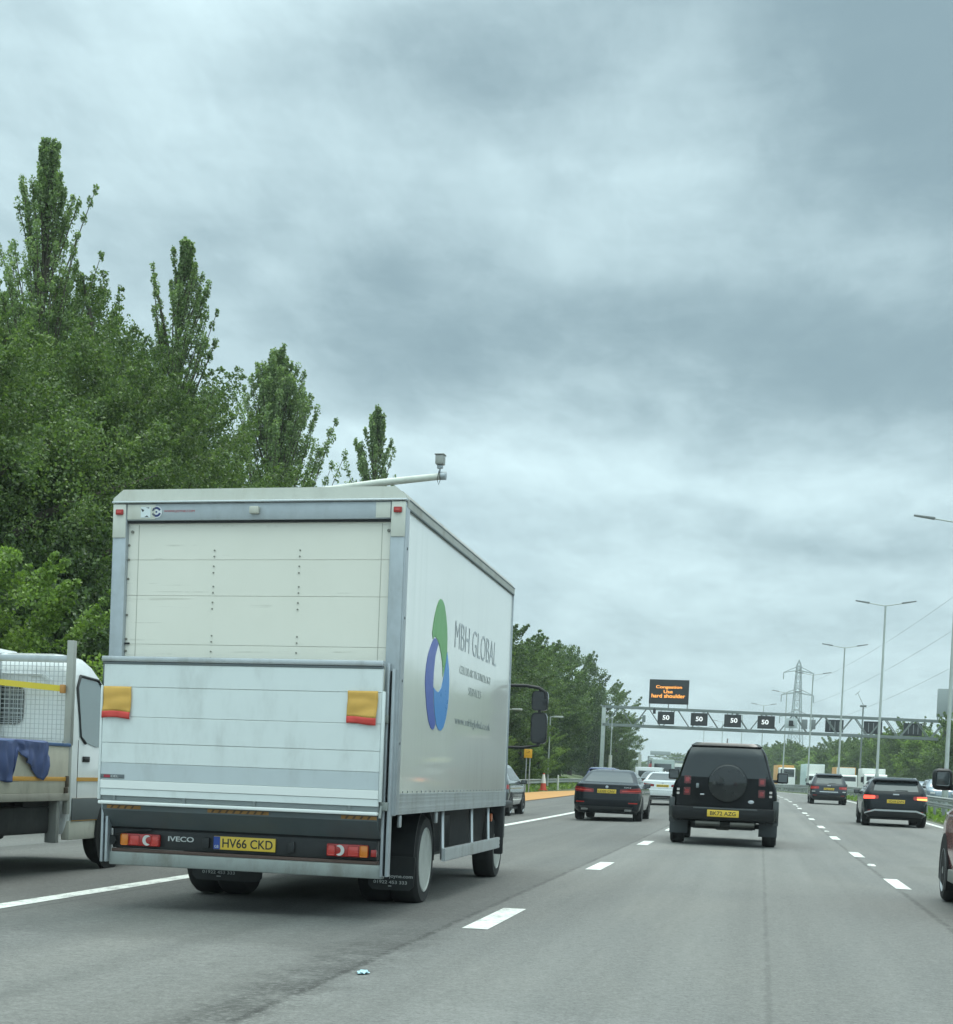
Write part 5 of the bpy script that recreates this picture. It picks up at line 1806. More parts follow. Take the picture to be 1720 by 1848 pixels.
class Shell:
    """rows: (z, y rear, y front, half width, rear corner radius, front corner radius, rear bow)"""
    def __init__(s, rows):
        s.a = np.array(rows, float)

    def row(s, z):
        return [np.interp(z, s.a[:, 0], s.a[:, k]) for k in range(1, 7)]

    def at(s, t, z):
        yr, yf, w, rr, rf, bow = s.row(z)
        sg = 1 if t >= 0 else -1
        t = abs(t)
        l1 = w - rr
        ar = PI / 2 * rr
        l2 = (yf - rf) - (yr + rr)
        af = PI / 2 * rf
        if t <= l1:
            x, y = t, yr
        elif t <= l1 + ar:
            a = (t - l1) / max(rr, 1e-6)
            x, y = l1 + rr * math.sin(a), yr + rr * (1 - math.cos(a))
        elif t <= l1 + ar + l2:
            x, y = w, yr + rr + (t - l1 - ar)
        elif t <= l1 + ar + l2 + af:
            a = (t - l1 - ar - l2) / max(rf, 1e-6)
            x, y = w - rf * (1 - math.cos(a)), yf - rf + rf * math.sin(a)
        else:
            x, y = max(0.0, w - rf - (t - l1 - ar - l2 - af)), yf
        y += bow * (x / max(w, .01)) ** 2 if y < (yr + yf) / 2 else -bow * (x / max(w, .01)) ** 2
        return Vector((sg * x, y, z))

    def ts(s, kind, v, z):
        """'r': x on the rear face, 'y': distance along the car on its side"""
        yr, yf, w, rr, rf, bow = s.row(z)
        if kind == 'r':
            return v
        sg = 1 if kind == 'y' else -1
        return sg * (w - rr + PI / 2 * rr + (v - yr - rr))

    def body(s, name, material, parent, smooth=38):
        zs_ = []
        A = s.a[:, 0]
        for a, b_ in zip(A[:-1], A[1:]):
            k = max(1, int((b_ - a) / .045))
            zs_ += [a + (b_ - a) * i / k for i in range(k)]
        zs_.append(A[-1])
        V, Fc = [], []
        half = None
        for z in zs_:
            yr, yf, w, rr, rf, bow = s.row(z)
            l1, ar, l2, af = w - rr, PI / 2 * rr, (yf - rf) - (yr + rr), PI / 2 * rf
            l3 = w - rf
            tt = [l1 * i / 5 for i in range(5)] + [l1 + ar * i / 6 for i in range(6)] + [l1 + ar + l2 * i / 12 for i in range(12)] + [l1 + ar + l2 + af * i / 6 for i in range(6)] + [l1 + ar + l2 + af + l3 * i / 4 for i in range(5)]
            pts = [s.at(t, z) for t in tt]
            ring = pts + [Vector((-p.x, p.y, p.z)) for p in pts[-2:0:-1]]
            half = len(ring)
            V += ring
        for j in range(len(zs_) - 1):
            for i in range(half):
                a, b_ = j * half + i, j * half + (i + 1) % half
                Fc.append((a, b_, b_ + half, a + half))
        Fc.append(tuple(range(half))[::-1])
        Fc.append(tuple(range((len(zs_) - 1) * half, len(zs_) * half)))
        return raw(name, V, Fc, material, parent, smooth)

    def patch(s, name, corners, material, parent, off=.004, nu=14, nv=8, rnd=0.0, skirt=.02):
        """corners BL, BR, TR, TL as (kind, value, z); laid on the skin, standing off by off"""
        P4 = [(s.ts(k, v, z), z) for k, v, z in corners]
        V, Fc = [], []
        e = 1e-3

        def pos(a, b_, o_):
            a2 = a * math.sqrt(max(0, 1 - rnd * b_ * b_ / 2)) if rnd else a
            b2 = b_ * math.sqrt(max(0, 1 - rnd * a * a / 2)) if rnd else b_
            u, v = (a2 + 1) / 2, (b2 + 1) / 2
            q = [(1 - u) * (1 - v), u * (1 - v), u * v, (1 - u) * v]
            t = sum(w_ * p[0] for w_, p in zip(q, P4))
            z = sum(w_ * p[1] for w_, p in zip(q, P4))
            p = s.at(t, z)
            du = s.at(t + e, z) - s.at(t - e, z)
            dv = s.at(t, z + e) - s.at(t, z - e)
            n = du.cross(dv)
            if n.length < 1e-12:
                n = Vector((0, -1, 0))
            n.normalize()
            return p + n * o_
        for j in range(nv + 1):
            for i in range(nu + 1):
                V.append(pos(2 * i / nu - 1, 2 * j / nv - 1, off))
        for j in range(nv):
            for i in range(nu):
                a = j * (nu + 1) + i
                Fc.append((a, a + 1, a + nu + 2, a + nu + 1))
        if skirt:
            bd = [(i, 0) for i in range(nu)] + [(nu, j) for j in range(nv)] + [(nu - i, nv) for i in range(nu)] + [(0, nv - j) for j in range(nv)]
            b0 = len(V)
            for i, j in bd:
                V.append(pos(2 * i / nu - 1, 2 * j / nv - 1, -skirt))
            for k in range(len(bd)):
                i, j = bd[k]
                i2, j2 = bd[(k + 1) % len(bd)]
                Fc.append((j * (nu + 1) + i, b0 + k, b0 + (k + 1) % len(bd), j2 * (nu + 1) + i2))
        return raw(name, V, Fc, material, parent, 40)


def plate(parent, sh_, zc, text, material=PLATE_Y, w=.52, h=.111, tilt=0.0, bold=.012, x0=0.0, proud=.012):
    y = sh_.at(0, zc).y
    q = MB().box(x0 - w / 2, x0 + w / 2, y - proud, y + .02, zc - h / 2, zc + h / 2, .003).build("number_plate", material, parent)
    if text:
        lettering("lettering", text, (x0 - w * .43, y - proud - .0005, zc - .036), (1, 0, 0), (0, 0, 1), w * .86, .072, INK, q, .0015, bold)
    return q


def car_base(name, label, cat, rows, paint, loc, rz, wheels, rim, group=None, wheel_r=.33, wheel_w=.22, spokes=5, under_z=.22):
    root = thing(name, label, cat, loc, rz, group)
    sh_ = Shell(rows)
    body = sh_.body("body", paint, root)
    wr = max(r[3] for r in rows)
    y0, y1 = min(r[1] for r in rows), max(r[2] for r in rows)
    MB().box(-wr + .12, wr - .12, y0 + .35, y1 - .3, under_z, rows[0][0] + .04).build("underside", UNDER, root)
    for wy in wheels:
        for s in (-1, 1):
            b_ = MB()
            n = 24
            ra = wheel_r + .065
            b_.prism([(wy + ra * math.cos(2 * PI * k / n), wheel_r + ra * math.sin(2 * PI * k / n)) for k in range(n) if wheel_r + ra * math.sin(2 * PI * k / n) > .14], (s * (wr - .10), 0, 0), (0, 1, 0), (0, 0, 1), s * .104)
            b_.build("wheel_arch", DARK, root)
            wheel(root, s * (wr - wheel_w / 2 + .002), wy, wheel_r, wheel_r, wheel_w, s, rim, spokes, .68)
    return root, sh_, body


def mirrors(root, w, y, z, paint, sx=.20, h=.14):
    for s in (-1, 1):
        b_ = MB()
        x0, x1 = sorted((s * (w + .02), s * (w + sx)))
        b_.box(x0, x1, y - .08, y + .10, z - h / 2, z + h / 2, .045, seg=3)
        x0, x1 = sorted((s * (w - .06), s * (w + .06)))
        b_.box(x0, x1, y - .02, y + .05, z - h / 2, z - h / 2 + .05, .01)
        q = b_.build("door_mirror", paint, root)
        x0, x1 = sorted((s * (w + .045), s * (w + sx - .025)))
        MB().box(x0, x1, y - .083, y - .079, z - h * .34, z + h * .36).build("mirror_glass", GLASS_GREY, q)


def saloon_rows(W=.93, Ln=4.93):
    s = W / .93
    d = Ln - 4.93
    return [(.24, .16, 4.76 + d, .80 * s, .20, .5, .03), (.33, .06, 4.88 + d, .90 * s, .26, .6, .06), (.48, .01, 4.93 + d, .925 * s, .28, .65, .08), (.62, .0, 4.92 + d, .93 * s, .30, .65, .09), (.74, .03, 4.90 + d, .928 * s, .30, .62, .09),
            (.84, .05, 4.82 + d, .922 * s, .30, .6, .09), (.93, .055, 4.60 + d, .91 * s, .26, .55, .08), (.985, .07, 3.95 + d, .89 * s, .22, .4, .08), (1.03, .07, 3.62 + d, .86 * s, .20, .35, .08), (1.055, .14, 3.52 + d, .84 * s, .2, .35, .06), (1.075, .42, 3.46 + d, .815 * s, .18, .35, .03), (1.10, .56, 3.38 + d, .80 * s, .16, .35, .0),
            (1.20, .80, 3.15 + d, .755 * s, .16, .34, .0), (1.30, 1.05, 2.92 + d, .705 * s, .16, .34, .0), (1.385, 1.32, 2.68 + d, .645 * s, .17, .33, .0), (1.44, 1.62, 2.42 + d, .57 * s, .2, .3, .0), (1.468, 1.90, 2.2 + d, .44 * s, .12, .12, .0)]


def saloon(name, label, loc, rz, paint, plate_txt, detail=True, W=.93, group=None, rim=RIM_ALLOY, glass=GLASS_GREY):
    root, S, body = car_base(name, label, "car", saloon_rows(W), paint, loc, rz, (.98, 3.92), rim, group, .335, .24)
    s = W / .93
    S.patch("rear_window", (('r', -.70 * s, 1.095), ('r', .70 * s, 1.095), ('r', .535 * s, 1.385), ('r', -.535 * s, 1.385)), glass, root, .005, 16, 8, .10)
    for k in ('y', 'n'):
        S.patch("side_window", ((k, 1.02, 1.075), (k, 3.2, 1.055), (k, 2.75, 1.34), (k, 1.55, 1.36)), GLASS, root, .004, 12, 5)
        S.patch("side_window", ((k, .72, 1.11), (k, .98, 1.08), (k, 1.48, 1.33), (k, 1.30, 1.32)), GLASS, root, .004, 5, 5)
    S.patch("windscreen", (('y', 3.55, 1.10), ('y', 3.75, 1.10), ('y', 3.0, 1.36), ('y', 2.9, 1.36)), GLASS, root, .004)
    for sg in (-1, 1):
        xs = sorted((sg * .36 * s, sg * 1.12 * s))
        c4 = (('r', xs[0], .79 if sg > 0 else .84), ('r', xs[1], .84 if sg > 0 else .79), ('r', xs[1], .965 if sg < 0 else .975), ('r', xs[0], .975 if sg < 0 else .93))
        if sg > 0:
            c4 = (('r', .36 * s, .80), ('r', 1.10 * s, .82), ('r', 1.08 * s, .975), ('r', .36 * s, .905))
        else:
            c4 = (('r', -1.10 * s, .82), ('r', -.36 * s, .80), ('r', -.36 * s, .905), ('r', -1.08 * s, .975))
        tl_ = S.patch("tail_light", c4, mat("deep_red_lens", (0.20, 0.010, 0.012), 0.15, coat=.5), root, .006, 14, 6, .12)
        if sg > 0:
            c4 = (('r', .42 * s, .845), ('r', 1.02 * s, .865), ('r', 1.02 * s, .905), ('r', .42 * s, .87))
        else:
            c4 = (('r', -1.02 * s, .865), ('r', -.42 * s, .845), ('r', -.42 * s, .87), ('r', -1.02 * s, .905))
        S.patch("light_strip", c4, RED_BRIGHT, tl_, .009, 12, 3, .1)
        if detail:
            S.patch("reflector", (('r', sg * .74 * s - .13, .515), ('r', sg * .74 * s + .13, .515), ('r', sg * .74 * s + .13, .545), ('r', sg * .74 * s - .13, .545)), RED_LENS, root, .005, 6, 3)
            S.patch("exhaust", (('r', sg * .60 * s - .10, .30), ('r', sg * .60 * s + .10, .30), ('r', sg * .60 * s + .10, .355), ('r', sg * .60 * s - .10, .355)), CHROME, root, .006, 6, 4, .3)
    S.patch("diffuser", (('r', -.66 * s, .275), ('r', .66 * s, .275), ('r', .74 * s, .42), ('r', -.74 * s, .42)), BLACK, root, .004, 14, 4)
    if detail:
        S.patch("boot_gap", (('r', -.62 * s, .735), ('r', .62 * s, .735), ('r', .62 * s, .742), ('r', -.62 * s, .742)), DARK, root, .003, 14, 2)
        S.patch("bumper_crease", (('r', -.86 * s, .625), ('r', .86 * s, .625), ('r', .86 * s, .632), ('r', -.86 * s, .632)), DARK, root, .003, 14, 2)
        y = S.at(0, .965).y
        q = MB().lathe_x(0, 0, 0, [(.040, 0), (.040, .008), (.03, .011)], 20).build("badge", mat("badge_silver", (0.55, 0.58, 0.62), 0.3, .4), root)
        q.rotation_euler = (0, 0, R(-90))
        q.location = (0, y - .002, .965)
        lettering("lettering", "520d", (.47 * s, S.at(.5, .955).y - .012, .948), (1, 0, 0), (0, 0, 1), .19, .036, mat("letter_chrome", (0.5, 0.52, 0.54), 0.3, .5), root, .002, .02)
        MB().prism([(0, 0), (.14, 0), (.12, .05), (.09, .055)], (-.006, 1.62, 1.445), (0, 1, 0), (0, 0, 1), .012).build("aerial_fin", paint, root)
    plate(root, S, .845, plate_txt)
    mirrors(root, .80 * s, 3.05, 1.03, paint)
    return root


def suv_rows(W=.925, Ln=4.4, H=1.60):
    h = H - 1.60
    d = Ln - 4.4
    s = W / .925
    return [(.27, .14, 4.2 + d, .80 * s, .18, .5, .03), (.38, .05, 4.35 + d, .90 * s, .24, .55, .06), (.55, .0, 4.4 + d, .925 * s, .28, .6, .08), (.72, .01, 4.39 + d, .925 * s, .30, .6, .08), (.86, .05, 4.34 + d, .92 * s, .30, .58, .08), (.98, .07, 4.12 + d, .91 * s, .28, .5, .08),
            (1.05, .10, 3.45 + d, .895 * s, .26, .4, .07), (1.10, .14, 3.30 + d, .875 * s, .24, .36, .06), (1.20 + h * .2, .21, 3.10 + d, .835 * s, .22, .34, .05), (1.32 + h * .5, .31, 2.86 + d, .775 * s, .2, .32, .04), (1.44 + h * .8, .42, 2.55 + d, .71 * s, .19, .3, .03), (1.485 + h, .46, 2.45 + d, .69 * s, .18, .3, .02), (1.49 + h, .30, 2.44 + d, .685 * s, .14, .3, .03), (1.525 + h, .30, 2.35 + d, .655 * s, .14, .28, .03), (1.565 + h, .42, 2.2 + d, .60 * s, .14, .25, .02), (1.595 + h, .75, 1.95 + d, .48 * s, .14, .2, .0)]


def suv(name, label, loc, rz, paint, txt, rim=RIM_ALLOY, W=.925, H=1.60, Ln=4.4, roof=None, lit=None, group=None, lamp_z=(.83, .97), plate_z=.80, trim=None, cat="car"):
    root, S, body = car_base(name, label, cat, suv_rows(W, Ln, H), paint, loc, rz, (.82, Ln - .93), rim, group, .345, .24)
    s = W / .925
    h = H - 1.60
    S.patch("rear_window", (('r', -.66 * s, 1.10), ('r', .66 * s, 1.10), ('r', .575 * s, 1.45 + h), ('r', -.575 * s, 1.45 + h)), GLASS_GREY, root, .006, 16, 8, .10)
    S.patch("spoiler_shadow", (('r', -.56 * s, 1.432 + h), ('r', .56 * s, 1.432 + h), ('r', .56 * s, 1.482 + h), ('r', -.56 * s, 1.482 + h)), BLACK_GLOSS, root, .009, 14, 2)
    for k in ('y', 'n'):
        S.patch("side_window", ((k, .75, 1.10), (k, 3.1 + Ln - 4.4, 1.07), (k, 2.5 + Ln - 4.4, 1.45 + h), (k, .85, 1.44 + h)), GLASS, root, .004, 12, 5)
    for i, sg in enumerate((-1, 1)):
        a, b_ = (.50 * s, 1.06 * s)
        z0, z1 = lamp_z
        if sg > 0:
            c4 = (('r', a, z0 + .03), ('r', b_, z0), ('r', b_ * .985, z1), ('r', a, z1 - .01))
        else:
            c4 = (('r', -b_, z0), ('r', -a, z0 + .03), ('r', -a, z1 - .01), ('r', -b_ * .985, z1))
        tl_ = S.patch("tail_light", c4, RED_LENS, root, .008, 12, 6, .2)
        if lit:
            m1 = BRAKE_LIT if sg < 0 else lit
            if sg > 0:
                c4 = (('r', a + .10, z0 + .03), ('r', b_ - .05, z0 + .015), ('r', b_ - .05, z0 + .085), ('r', a + .10, z0 + .085))
                S.patch("glowing_lamp", c4, AMBER_LIT, tl_, .013, 8, 3, .25)
                c4 = (('r', a + .10, z0 + .10), ('r', b_ - .05, z0 + .10), ('r', b_ - .05, z1 - .015), ('r', a + .10, z1 - .02))
                S.patch("glowing_lamp", c4, BRAKE_LIT, tl_, .013, 8, 3, .25)
            else:
                c4 = (('r', -b_ + .05, z0 + .015), ('r', -a - .10, z0 + .03), ('r', -a - .10, z1 - .02), ('r', -b_ + .05, z1 - .015))
                S.patch("glowing_lamp", c4, BRAKE_LIT, tl_, .013, 8, 4, .3)
        else:
            c4 = (('r', sg * .78 * s - .15, z0 + .05), ('r', sg * .78 * s + .15, z0 + .05), ('r', sg * .78 * s + .15, z1 - .05), ('r', sg * .78 * s - .15, z1 - .05))
            S.patch("lamp_strip", c4, RED_BRIGHT, tl_, .012, 8, 3, .2)
        S.patch("reflector", (('r', sg * .70 * s - .10, .47), ('r', sg * .70 * s + .10, .47), ('r', sg * .70 * s + .10, .50), ('r', sg * .70 * s - .10, .50)), RED_LENS, root, .006, 6, 2)
    S.patch("lower_bumper", (('r', -.80 * s, .30), ('r', .80 * s, .30), ('r', .86 * s, .50), ('r', -.86 * s, .50)), BLACK, root, .004, 16, 5)
    S.patch("tailgate_gap", (('r', -.62 * s, .70), ('r', .62 * s, .70), ('r', .62 * s, .708), ('r', -.62 * s, .708)), DARK, root, .004, 14, 2)
    if trim == 'bar':
        S.patch("silver_trim", (('r', -.62 * s, .485), ('r', .62 * s, .485), ('r', .60 * s, .535), ('r', -.60 * s, .535)), mat("trim_silver", (0.62, 0.66, 0.68), 0.35, .3), root, .014, 14, 2)
        for sg in (-1, 1):
            c4 = (('r', .60, .485), ('r', .92, .385), ('r', .93, .42), ('r', .60, .535)) if sg > 0 else (('r', -.92, .385), ('r', -.60, .485), ('r', -.60, .535), ('r', -.93, .42))
            S.patch("silver_trim", c4, mat("trim_silver", (0.62, 0.66, 0.68), 0.35, .3), root, .014, 8, 2)
    elif trim == 'strip':
        S.patch("silver_trim", (('r', -.46 * s, .655), ('r', .46 * s, .655), ('r', .46 * s, .70), ('r', -.46 * s, .70)), mat("trim_silver", (0.62, 0.66, 0.68), 0.35, .3), root, .010, 14, 2)
        for sg in (-1, 1):
            S.patch("lamp_cluster", (('r', sg * .78 * s - .10, .665), ('r', sg * .78 * s + .10, .665), ('r', sg * .78 * s + .10, .71), ('r', sg * .78 * s - .10, .71)), WHITE_LENS, root, .008, 6, 2, .3)
    plate(root, S, plate_z, txt, proud=.016)
    y = S.at(0, 1.01).y
    MB().box(-.09, .09, y - .012, y + .02, .985, 1.025, .01).build("badge", mat("badge_silver", (0.55, 0.58, 0.62), 0.3, .4), root)
    MB().prism([(0, 0), (.16, 0), (.13, .055), (.10, .06)], (-.007, 1.0, H - .012), (0, 1, 0), (0, 0, 1), .014).build("aerial_fin", BLACK, root)
    for sg in (-1, 1):
        MB().tube([(sg * .60 * s, .62, H - .045), (sg * .60 * s, .9, H - .008), (sg * .60 * s, 2.0, H - .02), (sg * .60 * s, 2.3, H - .09)], .016, 6).build("roof_rail", roof or BLACK, root)
    mirrors(root, .88 * s, 3.0 + Ln - 4.4, 1.06, BLACK if paint != BLACK else BLACK)
    yw = S.at(0.2, 1.13).y
    MB().box(-.02, .34, yw - .02, yw, 1.12, 1.145, .006).build("wiper", BLACK, root)
    return root

# ------------------------------------------------------------------ cars in our carriageway
P_BLACK = mat("paint_black_blue", (0.010, 0.013, 0.017), 0.13, coat=0.22, var=.1, spec=.22)
P_BLACK2 = mat("paint_black", (0.006, 0.007, 0.008), 0.12, var=.1, spec=.16)
P_DGREY = mat("paint_dark_grey", (0.045, 0.050, 0.054), 0.18, .3, coat=1.0)
P_DBLUE = mat("paint_dark_blue", (0.020, 0.025, 0.034), 0.2, coat=.3)
P_GREY = mat("paint_grey", (0.075, 0.085, 0.09), 0.2, .3, coat=1.0)
P_WHITE = mat("paint_white", (0.76, 0.80, 0.81), 0.2, coat=1.0, var=.02)
P_MAROON = mat("paint_maroon", (0.33, 0.080, 0.085), 0.25, .1, coat=1.0, var=.08)
P_SILVER = mat("paint_silver_blue", (0.26, 0.32, 0.37), 0.25, .4, coat=1.0)
P_BLUE = mat("paint_blue", (0.035, 0.055, 0.18), 0.22, coat=1.0)
P_YEL = mat("paint_yellow", (0.70, 0.60, 0.08), 0.3, coat=.6)

saloon("saloon_car", "black saloon car in the lane left of the black off-roader", rp(-4.12, 45.6), head(45), P_BLACK, "LD20 CNV", rim=RIM_DARK)
saloon("saloon_car", "white saloon car partly hidden behind the black off-roader", rp(-4.05, 71), head(71), P_WHITE, "BN19 KXE", True)

# the black off-roader in our own lane
DX, DY = -.66, 31.6
rows = [(.46, .10, 4.55, .84, .12, .3, .03), (.54, .03, 4.70, .94, .14, .35, .04), (.70, .0, 4.74, .965, .15, .35, .05), (.74, .05, 4.74, .965, .15, .35, .05), (.90, .065, 4.74, .97, .15, .35, .05), (1.04, .07, 4.70, .965, .15, .33, .05), (1.14, .075, 4.6, .945, .15, .3, .05), (1.22, .085, 4.45, .915, .15, .3, .05), (1.28, .10, 3.35, .878, .15, .25, .05), (1.36, .115, 3.25, .850, .15, .25, .05), (1.51, .14, 3.12, .808, .15, .25, .05), (1.70, .17, 2.98, .757, .15, .24, .05), (1.80, .20, 2.90, .722, .15, .22, .05), (1.88, .24, 2.82, .672, .16, .2, .05), (1.935, .30, 2.72, .600, .16, .18, .04), (1.965, .42, 2.6, .50, .15, .15, .02), (1.975, .60, 2.4, .38, .1, .1, .0)]
orv = thing("off_road_car", "boxy black off-roader with covered spare wheel directly ahead in our lane", "car", rp(DX, DY), 0.0)
S = Shell(rows)
S.body("body", P_BLACK2, orv)
DG = mat("offroader_glass", (0.022, 0.028, 0.031), 0.07, spec=.6)
S.patch("rear_window", (('r', -.84, 1.30), ('r', .84, 1.30), ('r', .66, 1.87), ('r', -.66, 1.87)), DG, orv, .006, 18, 10, .08)
S.patch("roof_spoiler", (('r', -.67, 1.885), ('r', .67, 1.885), ('r', .58, 1.935), ('r', -.58, 1.935)), BLACK_GLOSS, orv, .035, 16, 3)
for k in ('y', 'n'):
    S.patch("side_window", ((k, .30, 1.30), (k, 3.1, 1.28), (k, 2.8, 1.78), (k, .42, 1.80)), GLASS, orv, .005, 12, 5)
for sg in (-1, 1):
    for z0 in (1.165, .945):
        q = S.patch("tail_light", (('r', sg * .685 - .062, z0), ('r', sg * .685 + .062, z0), ('r', sg * .685 + .062, z0 + .15), ('r', sg * .685 - .062, z0 + .15)), mat("dark_red_lens", (0.085, 0.008, 0.010), 0.25, coat=.4), orv, .010, 6, 6, .15)
        S.patch("lens", (('r', sg * .685 - .036, z0 + .035), ('r', sg * .685 + .036, z0 + .035), ('r', sg * .685 + .036, z0 + .115), ('r', sg * .685 - .036, z0 + .115)), mat("mid_red_lens", (0.22, 0.014, 0.016), 0.25, coat=.4), q, .014, 5, 5, .3)
    for z0 in (1.03, .955):
        S.patch("clear_lamp", (('r', sg * .85 - .024, z0), ('r', sg * .85 + .024, z0), ('r', sg * .85 + .024, z0 + .042), ('r', sg * .85 - .024, z0 + .042)), mat("lamp_cream", (0.5, 0.46, 0.44), 0.3), orv, .009, 4, 4, .2)
    S.patch("reflector", (('r', sg * .70 - .12, .615), ('r', sg * .70 + .12, .615), ('r', sg * .70 + .12, .648), ('r', sg * .70 - .12, .648)), RED_LENS, orv, .006, 6, 2)
b = MB()
b.lathe_x(0, 0, 0, [(.05, -.12), (.32, -.12), (.355, -.09), (.365, .03), (.35, .08), (.31, .105), (.05, .115)], 40)
sp = b.build("spare_wheel_cover", mat("cover_black", (0.014, 0.017, 0.019), 0.12, spec=.6), orv)
sp.rotation_euler = (0, 0, R(-90))
sp.location = (.06, -.03, 1.20)
b = MB()
for k in range(16):
    a0, a1 = R(25 + 130 * k / 16), R(25 + 130 * (k + 1) / 16)
    b.prism([(.318 * math.cos(a0), .318 * math.sin(a0)), (.336 * math.cos(a0), .336 * math.sin(a0)), (.336 * math.cos(a1), .336 * math.sin(a1)), (.318 * math.cos(a1), .318 * math.sin(a1))], (.101, 0, 0), (0, -1, 0), (0, 0, 1), -.004)
q = b.build("cover_highlight", mat("cover_highlight_grey", (0.06, 0.066, 0.07), 0.3), sp)  # paler arc painted in as the highlight on the cover's upper rim
S.patch("hinge_panel", (('r', -.60, .78), ('r', .60, .78), ('r', .60, 1.26), ('r', -.60, 1.26)), P_BLACK2, orv, .012, 14, 8, .05)
MB().box(-.44, -.36, -.01, .08, .955, .985, .008).build("door_handle", CHROME, orv)
MB().box(-.52, -.47, -.005, .09, 1.09, 1.18, .012).build("hinge", mat("hinge_silver", (0.25, 0.28, 0.29), 0.3, .4), orv)
b = MB()
b.lathe_x(0, 0, 0, [(.055, 0), (.055, .01), (.04, .014)], 20)
q = b.build("badge", mat("badge_silver", (0.55, 0.58, 0.62), 0.3, .4), orv)
q.rotation_euler = (0, 0, R(-90))
q.location = (.50, .062, .86)
q.scale = (1, 1, .6)
MB().box(-.94, .94, -.075, .10, .49, .735, .03).build("rear_bumper", mat("bumper_dark", (0.009, 0.010, 0.011), 0.35, spec=.3), orv)
MB().box(-.55, .62, -.082, -.06, .70, .728, .005).build("bumper_step", mat("step_grey", (0.09, 0.10, 0.105), 0.4, .2), orv)
q = MB().box(-.29, .29, -.092, -.07, .555, .685, .006).build("number_plate", PLATE_Y, orv)
lettering("lettering", "BK72 AZG", (-.235, -.0925, .583), (1, 0, 0), (0, 0, 1), .47, .076, INK, q, .0015, .012)
b = MB()
b.tube([(-.55, .25, .40), (.55, .25, .40)], .085, 12).box(-.14, .14, .2, .5, .30, .42, .04)
b.box(-.6, .6, .4, 4.2, .32, .5).tube([(-.8, .9, .38), (.8, .9, .38)], .05, 8)
b.build("underbody", UNDER, orv)
for xa, xb in ((-.50, -.05), (.14, .58)):
    MB().tube([(xa, -.02, .42), (xb, .0, .425)], .05, 12).build("exhaust_silencer", mat("silencer_grey", (0.10, 0.10, 0.09), 0.5, .5, dirt=.5), orv)
for sg in (-1, 1):
    for wy in (.92, 3.88):
        wheel(orv, sg * .865, wy, .395, .395, .255, sg, RIM_DARK, 5, .64)
        b = MB()
        n = 20
        for k in range(n):
            a, c_ = PI * k / n, PI * (k + 1) / n
            r0, r1 = .43, .52
            b.prism([(wy + r0 * math.cos(a), .42 + r0 * math.sin(a)), (wy + r1 * math.cos(a), .42 + r1 * math.sin(a)), (wy + r1 * math.cos(c_), .42 + r1 * math.sin(c_)), (wy + r0 * math.cos(c_), .42 + r0 * math.sin(c_))], (sg * .90, 0, 0), (0, 1, 0), (0, 0, 1), sg * .115)
        b.build("wheel_arch_flare", mat("flare_dark_green", (0.03, 0.036, 0.036), 0.35, coat=.5), orv)
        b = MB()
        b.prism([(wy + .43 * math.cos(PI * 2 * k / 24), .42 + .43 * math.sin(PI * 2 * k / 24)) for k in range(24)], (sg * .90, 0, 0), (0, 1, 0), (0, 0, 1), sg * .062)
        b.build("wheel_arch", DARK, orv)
    x0, x1 = sorted((sg * .66, sg * 1.0))
    MB().box(x0, x1, .42, .45, .20, .52, .006).build("mud_flap", mat("flap_grey", (0.050, 0.058, 0.064), 0.7), orv)
    x0, x1 = sorted((sg * .90, sg * 1.012))
    MB().box(x0, x1, .10, .5, .52, .90, .03).build("arch_extension", mat("flare_dark_green", (0.03, 0.036, 0.036), 0.35, coat=.5), orv)
    x0, x1 = sorted((sg * .98, sg * 1.20))
    b = MB().box(x0, x1, 3.0, 3.16, 1.24, 1.46, .03)
    x0, x1 = sorted((sg * .86, sg * 1.0))
    q = b.box(x0, x1, 3.05, 3.12, 1.25, 1.31, .01).build("door_mirror", BLACK_GLOSS, orv)
    x0, x1 = sorted((sg * 1.005, sg * 1.175))
    MB().box(x0, x1, 2.992, 2.999, 1.27, 1.43).build("mirror_glass", GLASS_GREY, q)
MB().prism([(0, 0), (.18, 0), (.15, .10), (.12, .105)], (-.012, .65, 1.965), (0, 1, 0), (0, 0, 1), .024).build("aerial_fin", BLACK, orv)

suv("crossover_car", "dark grey crossover with lit brake lights and silver bumper bar, right lane", rp(4.02, 52.8), head(52), P_BLACK, "YD19 OVN", W=.93, H=1.54, lit=AMBER_LIT, trim='bar', plate_z=.79, lamp_z=(.825, .975), roof=ALU)
suv("crossover_car", "dark crossover with number plate between unlit red lamps, farther up the right lane", rp(3.55, 90), head(90), P_DBLUE, "FN68 WHR", W=.93, H=1.66, trim='strip', plate_z=.83, lamp_z=(.80, .97))
suv("estate_car", "dark grey car on the hard shoulder just past the lorry", rp(-8.12, 47.5), head(47), P_GREY, "KS67 LTE", W=.93, H=1.62)
